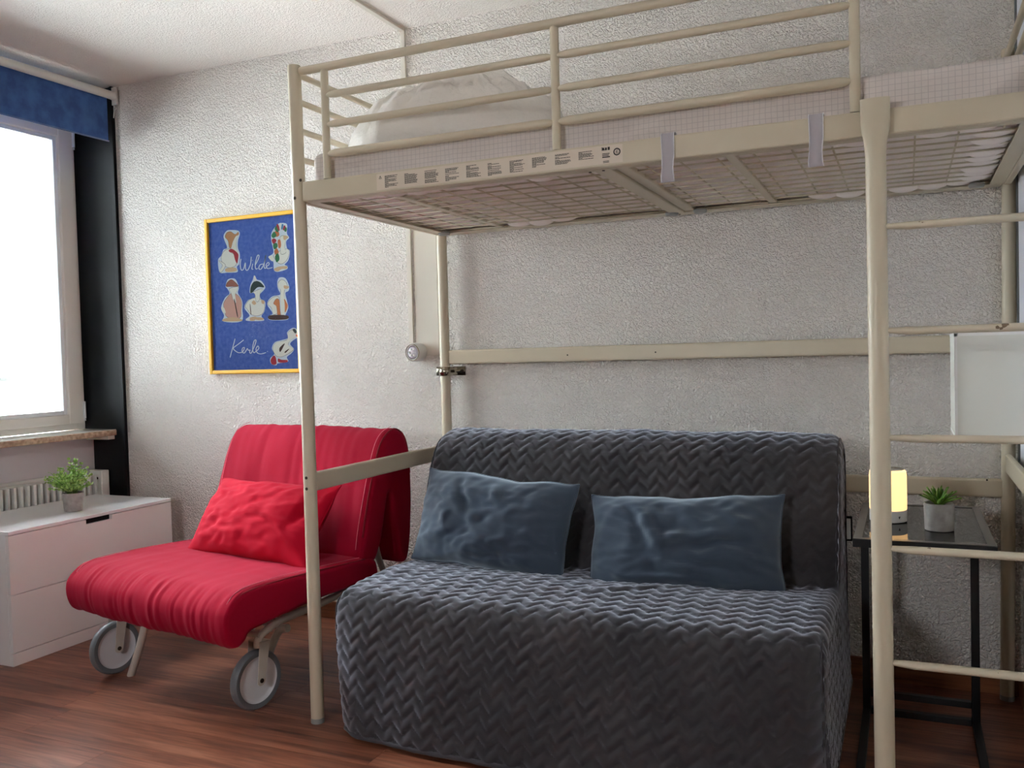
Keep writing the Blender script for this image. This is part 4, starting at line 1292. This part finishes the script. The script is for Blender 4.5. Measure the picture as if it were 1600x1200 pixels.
place_pillow('throw_cushion', 'slate blue-grey velvet cushion at the left of the sofa', MT['velvet'], .580, .325, .19,
             (.450, -.528, .570), (math.radians(-19), math.radians(4), math.radians(-3)), 1.3, 'velvet sofa cushions', amp=.017, corner=.045,
             folds=((-.35, .5, .9, .35, .07, -.022), (-.2, .1, .8, .6, .09, .014), (.45, -.2, -.55, .83, .09, .014), (.5, -.55, -.5, .86, .07, -.012), (.1, .6, .95, .3, .06, .01)))
place_pillow('throw_cushion', 'slate blue-grey velvet cushion at the right of the sofa', MT['velvet'], .600, .305, .19,
             (1.100, -.535, .540), (math.radians(-20), math.radians(-1.6), math.radians(2)), 6.1, 'velvet sofa cushions', amp=.018, corner=.05,
             folds=((-.3, .3, .96, .25, .07, .024), (-.42, .2, .96, .25, .06, -.02), (.25, .1, -.25, .97, .09, .02), (.3, -.08, -.25, .97, .08, -.018), (-.75, -.62, .5, .86, .06, .016), (-.3, -.75, .1, 1,   .06, .012), (.1, -.45, .3, .95, .05, -.012), (.6, .45, .7, .7, .07, .014)))

# ------------------------------------------------------------------ red chair bed on wheels
cw = Vector((.984, -.179, 0)).normalized(); cg = Vector((-.179, -.984, 0)).normalized()
CO = Vector((-.556, -1.047, 0))


def cx_(s, b, z):          # across, depth behind the front edge, height
    return CO + cw * s - cg * b + Vector((0, 0, z))


ch = thing('chair_bed', 'red fabric chair bed on two large grey wheels, left of the sofa', 'armchair', tuple(CO + cw * 0 - cg * .4))


def d_red(x, t, a, b, N):
    h = .003 * nz(x, t, 0, 7) + .0018 * nz(x * 3, t, 1, 7)
    # vertical gathers where the cover wraps the front edge / runs down the back
    w_ = math.exp(-((a + .03) / .07) ** 2)
    h += (.0032 * nz(x * 46, t * 3.0, 5, 1) + .0022 * nz(x * 95, t * 6, 3, 1)) * w_ * (1.2 if b < .43 else .8) + .0012 * nz(x * 8, a * 26, 2, 1) + .004 * nz(x * 2.5, a * 5, 2, 1)
    return h


seat_p = catmull([(.585, .425), (.40, .434), (.20, .440), (.06, .438), (.00, .425), (-.045, .385), (-.052, .335), (-.036, .285), (-.004, .266), (.03, .280), (.06, .305), (.2, .322), (.4, .338), (.60, .345), (.625, .385)], 8, True)
vs, fs = sweep(seat_p, -.445, .435, 130, .022, 200, d_red, lambda x, a, b: cx_(x, a, b))
m = MB(); m.add(vs, fs); m.build('seat_cushion', MT['red'], ch, smooth=True, angle=62)


def d_redb(x, t, a, b, N):
    h = .003 * nz(x, t, 9, 6) + .0042 * nz(x * 24 + t * 3, t * 2.6, 8, 1) * (1.3 if b > .5 else .5)
    h += .0022 * nz(x * 9, t * 9, 2, 1)
    return h


back_p = catmull([(.545, .425), (.560, .50), (.590, .62), (.630, .74), (.665, .818), (.700, .858), (.745, .874), (.790, .852), (.818, .795), (.830, .72), (.830, .60), (.822, .48), (.805, .385), (.775, .365), (.745, .40), (.728, .50), (.718, .60), (.705, .64), (.692, .60), (.672, .52), (.650, .45), (.622, .405), (.585, .395)], 8, True)
vs, fs = sweep(back_p, -.425, .425, 130, .022, 260, d_redb, lambda x, a, b: cx_(x, a, b))
m = MB(); m.add(vs, fs); m.build('back_cushion', MT['red'], ch, smooth=True, angle=62)
# piping and stitching along the right and left edges
for s in (-.412, .412):
    pts = [cx_(s, a, z + .0012) for a, z in ((.58, .427), (.45, .434), (.30, .440), (.15, .443), (.06, .441), (.01, .430), (-.024, .402), (-.038, .36), (-.036, .32), (-.024, .286))]
    MB().tube(catmull(pts, 4), .0011, 5).build('stitching', MT['stitch'], ch, smooth=True)
for s in (-.398, .398):
    pts = [cx_(s, a + .005, z - .003) for a, z in ((.540, .46), (.552, .52), (.581, .62), (.621, .745), (.656, .826), (.695, .867), (.745, .883))]
    MB().tube(catmull(pts, 4), .0011, 5).build('stitching', MT['stitch'], ch, smooth=True)
pts = [cx_(.419, a, z) for a, z in ((.560, .50), (.590, .62), (.630, .74), (.662, .815), (.700, .856), (.745, .873), (.79, .850), (.815, .795), (.824, .70))]
MB().tube(catmull(pts, 4), .0032, 6).build('piping', MT['redpipe'], ch, smooth=True)
pts = [cx_(.428, a, z) for a, z in ((.56, .424), (.40, .430), (.20, .436), (.06, .432), (.005, .418), (-.030, .38), (-.036, .335), (-.02, .29))]
MB().tube(catmull(pts, 4), .0028, 6).build('piping', MT['redpipe'], ch, smooth=True)

# metal frame
fm = MT['frame']


def ctube(name, pts, r=.013, parent=None, seg=14, smoothn=5):
    return MB().tube(catmull([cx_(*p) for p in pts], smoothn), r, seg).build(name, fm, parent or ch, smooth=True, angle=45)


WH = [(-.418, .115, .098), (.330, .143, .108)]
WR = .096
for sgn, (s, b, z) in zip((-1, 1), WH):
    top = z + .124
    # side tube: down from the rear, bending to the wheel stem
    s2 = s + .012
    ctube('side_tube', [(s2 + .035, .74, .335), (s2 + .035, .55, .318), (s2 + .03, .38, .298), (s2 + .02, .23, .283), (s2 + .01, b + .045, .268), (s2, b + .008, .245), (s2, b, .212)], .0125)
    c = Vector(cx_(s, b, z)); ax = cw
    w = MB()
    w.lathe([(.074, -.013), (.080, -.016), (.090, -.016), (WR - .002, -.011), (WR, -.004), (WR, .004), (WR - .002, .011), (.090, .016), (.080, .016), (.074, .013)], c, ax, 56, closed=True)
    wt = w.build('wheel', MT['tyre'], ch, smooth=True, angle=40)
    MB().lathe([(.0, -.007), (.030, -.0075), (.060, -.007), (.070, -.0095), (.0745, -.0135), (.0752, -.0135), (.0752, .0135), (.0745, .0135), (.070, .0095), (.060, .007), (.030, .0075), (0, .007)], c, ax, 56).build('wheel_disc', MT['hub'], wt, smooth=True, angle=35)
    # fork
    fk = MB(); hw = .026; th = .0025
    bd = -cg
    for sd_ in (-1, 1):
        vs = []
        pro = [(-.0185, top - z), (.0185, top - z)] + [(.014 * math.cos(a), .014 * math.sin(a) - .004) for a in [0 - PI * k / 10 for k in range(11)]]
        pro = [(-.021, top - z), (-.016, .02)] + [(-.016 * math.cos(PI * k / 10), -.016 * math.sin(PI * k / 10)) for k in range(11)] + [(.016, .02), (.021, top - z)]
        for off in (0, th):
            for (bb, zz) in pro:
                lean = .018 * (zz / (top - z))
                vs.append(c + cw * (sd_ * (hw + off)) + bd * (bb + lean) + Vector((0, 0, zz)))
        n = len(pro)
        fk.add(vs, [tuple(range(n)), tuple(range(n, 2 * n))] + [(k, (k + 1) % n, n + (k + 1) % n, n + k) for k in range(n)])
    vs = [c + cw * (a * (hw + th)) + bd * (bb + .018) + Vector((0, 0, top - z + dz)) for dz in (-.003, 0) for a in (-1, 1) for bb in (-.021, .021)]
    fk.add(vs, [(0, 1, 3, 2), (4, 6, 7, 5), (0, 4, 5, 1), (2, 3, 7, 6), (0, 2, 6, 4), (1, 5, 7, 3)])
    fo = fk.build('fork', fm, ch)
    MB().lathe([(.0075, 0), (.0075, .002), (.004, .003), (0, .002)], c + cw * (hw + th), cw, 16).build('axle_bolt', MT['dark'], fo, smooth=True, angle=35)
# cross tubes under the front of the seat
z1 = .243
ctube('cross_tube', [(-.40, .125, .232), (-.2, .14, .238), (0, .15, .24), (.2, .155, .246), (.352, .15, .252)], .011)
ctube('cross_tube', [(-.33, .22, .268), (0, .22, .270), (.36, .21, .275)], .012)
ctube('hook', [(-.16, .14, .238), (-.15, .13, .218), (-.12, .12, .212), (-.09, .125, .222), (-.085, .14, .238)], .004)
# legs
LS = Vector((-.03, .04, 0))
for f0, tp in ((Vector((-.846, -.897, 0)), Vector((-.735, -.905, .232))), (Vector((-.262, -.948, 0)), Vector((-.155, -.900, .245)))):
    f0 = f0 + LS; tp = tp + LS
    MB().tube(catmull([f0, f0.lerp(tp, .5), tp - Vector((.012, 0, .015)), tp + Vector((.03, .0, .004))], 5), .0135, 14).build('leg', fm, ch, smooth=True, angle=45)
# rear supports
for s in (-.36, .36):
    ctube('rear_leg', [(s, .66, .56), (s, .70, .40), (s, .735, .30), (s, .77, .02), (s, .772, 0.0)], .012)
ctube('rear_cross_tube', [(-.36, .735, .30), (.36, .735, .30)], .011)
ctube('rear_cross_tube', [(-.38, .55, .325), (.38, .55, .325)], .011)
# slatted spring base glimpsed under the seat
for k in range(5):
    b = .12 + k * .09
    vsl = MB(); A_ = [cx_(-.36, b, .285 + .012 * k), cx_(.36, b, .285 + .012 * k)]
    vsl.tube(A_, .0045, 6).build('base_spring', fm, ch, smooth=True)

# red cushion leaning on the chair back
pc0 = cx_(.045, .425, .555)
place_pillow('red_cushion', 'loose red cushion with a crumpled right end on the chair bed', MT['redp'], .635, .315, .17,
             tuple(pc0), (math.radians(-36), math.radians(-1.0), math.radians(-10)), 3.7, None, MT['redp'], amp=.012, corner=.05,
             folds=((-.8, .6, .5, .86, .07, .02), (.8, .3, .97, -.2, .07, -.026), (.72, -.5, .8, .6, .07, .02), (.1, .1, .6, .8, .06, .008), (-.6, .75, -.2, .97, .06, -.016)))

# ------------------------------------------------------------------ side table with lamp and succulent
TX0, TX1, TY0, TY1, TZ = 1.604, 1.922, -.876, -.318, .655
tb_ = thing('side_table', 'narrow black metal side table with a glass top beside the sofa', 'side table', ((TX0 + TX1) / 2, -.55, 0))
rim = MB(); w = .021
rim.box(TX0, TX1, TY0, TY0 + w, TZ - .020, TZ); rim.box(TX0, TX1, TY1 - w, TY1, TZ - .020, TZ)
rim.box(TX0, TX0 + w, TY0 + w, TY1 - w, TZ - .020, TZ); rim.box(TX1 - w, TX1, TY0 + w, TY1 - w, TZ - .020, TZ)
rim.build('top_frame', MT['blackmetal'], tb_, bevel=.0015)
rim = MB(); z0, z1 = TZ + .0002, TZ + .0012
rim.box(TX0 + .001, TX1 - .001, TY0 + .001, TY0 + w, z0, z1); rim.box(TX0 + .001, TX1 - .001, TY1 - w, TY1 - .001, z0, z1)
rim.box(TX0 + .001, TX0 + w, TY0 + w, TY1 - w, z0, z1); rim.box(TX1 - w, TX1 - .001, TY0 + w, TY1 - w, z0, z1)
rim.build('frame_face', MT['tablerim'], tb_)
gb = MB(); gb.box(TX0 + w + .0005, TX1 - w - .0005, TY0 + w + .0005, TY1 - w - .0005, TZ - .006, TZ - .0002)
gb.build('glass_top', MT['tableglass'], tb_)
LYT = -.302
for x in (1.597, 1.897):
    lg = box('leg', MT['blackmetal'], tb_, x, x + .022, LYT - .014, LYT + .014, .0, TZ - .0205 if False else TZ - .021, bevel=.0015)
    box('foot_rail', MT['blackmetal'], tb_, x, x + .022, -.87, LYT - .0145, .0, .020, bevel=.0015)
box('top_bracket', MT['blackmetal'], tb_, 1.604, 1.919, LYT - .0155, LYT + .010, TZ - .040, TZ - .0205, bevel=.001)
box('cross_rail', MT['blackmetal'], tb_, 1.6195, 1.8965, LYT - .010, LYT + .010, .0, .020, bevel=.0015)
box('cross_rail', MT['blackmetal'], tb_, 1.6195, 1.8965, LYT - .006, LYT + .014, .052, .072, bevel=.0015)

lp = (1.681, -.600, TZ + .0005)
lm = thing('table_lamp', 'small cylindrical table lamp glowing warm on the glass side table', 'lamp', lp)
MB().lathe([(.044, 0), (.0475, .002), (.0475, .030), (.0465, .032)], lp, seg=44).build('base', MT['lampbase'], lm, smooth=True, angle=35)
MB().lathe([(.0470, .0325), (.0478, .034), (.0478, .126), (.0465, .136), (.041, .1405)], lp, seg=44).build('diffuser', MT['glow'], lm, smooth=True, angle=35)
MB().lathe([(.041, .141), (.040, .1425), (.034, .140), (0, .1395)], lp, seg=44).build('top_ring', MT['steel'], lm, smooth=True, angle=35)
bt = MB()
bt.tube([(lp[0] + .0285, lp[1] - .0390, lp[2] + .012), (lp[0] + .0285, lp[1] - .0390, lp[2] + .017)], .0012, 6)
bt.tube([(lp[0] + .0270, lp[1] - .0400, lp[2] + .017), (lp[0] + .0305, lp[1] - .0375, lp[2] + .017)], .0012, 6)
bt.build('button_icon', MT['ink'], lm)

sp0 = (1.804, -.700, TZ + .0005)
su = thing('succulent_pot', 'spiky green succulent in a small concrete pot on the glass side table', 'potted plant', sp0)
MB().lathe([(.032, 0), (.0345, .001), (.0365, .066), (.0365, .070), (.0325, .070), (.0315, .060), (0, .060)], sp0, seg=40).build('pot', MT['concrete'], su, smooth=True, angle=35)
MB().lathe([(0, .062), (.0315, .061)], sp0, seg=24).build('soil', MT['soil'], su, smooth=True)
rr = random.Random(4)
for k in range(26):
    lay_ = k / 26
    a = k * 2.39996; tilt = 1.35 - 1.2 * lay_; L = .058 - .008 * lay_ + rr.uniform(-.004, .004)
    d = Vector((math.cos(a), math.sin(a), 0)); s1 = Vector((-d.y, d.x, 0))
    p = Vector(sp0) + Vector((0, 0, .061)) + d * .003; n = 8; vs = []; fs = []
    ang = tilt * .55
    for i in range(n + 1):
        t = i / n
        w = .0062 * (math.sin(PI * min(1, .18 + t * .82)) ** .8) + .0002
        T = d * math.sin(ang) + Vector((0, 0, math.cos(ang))); Nn = -d * math.cos(ang) + Vector((0, 0, math.sin(ang)))
        vs += [p + s1 * w + Nn * .0012, p + Nn * -.0006, p - s1 * w + Nn * .0012, p - Nn * .0026]
        p = p + T * (L / n); ang += (tilt * 1.1 - ang) * .22
    for i in range(n):
        for q in range(4):
            q2 = (q + 1) % 4; fs.append((i * 4 + q, i * 4 + q2, (i + 1) * 4 + q2, (i + 1) * 4 + q))
    m = MB(); m.add(vs, fs); m.build('leaf', MT['succ'], su, smooth=True)
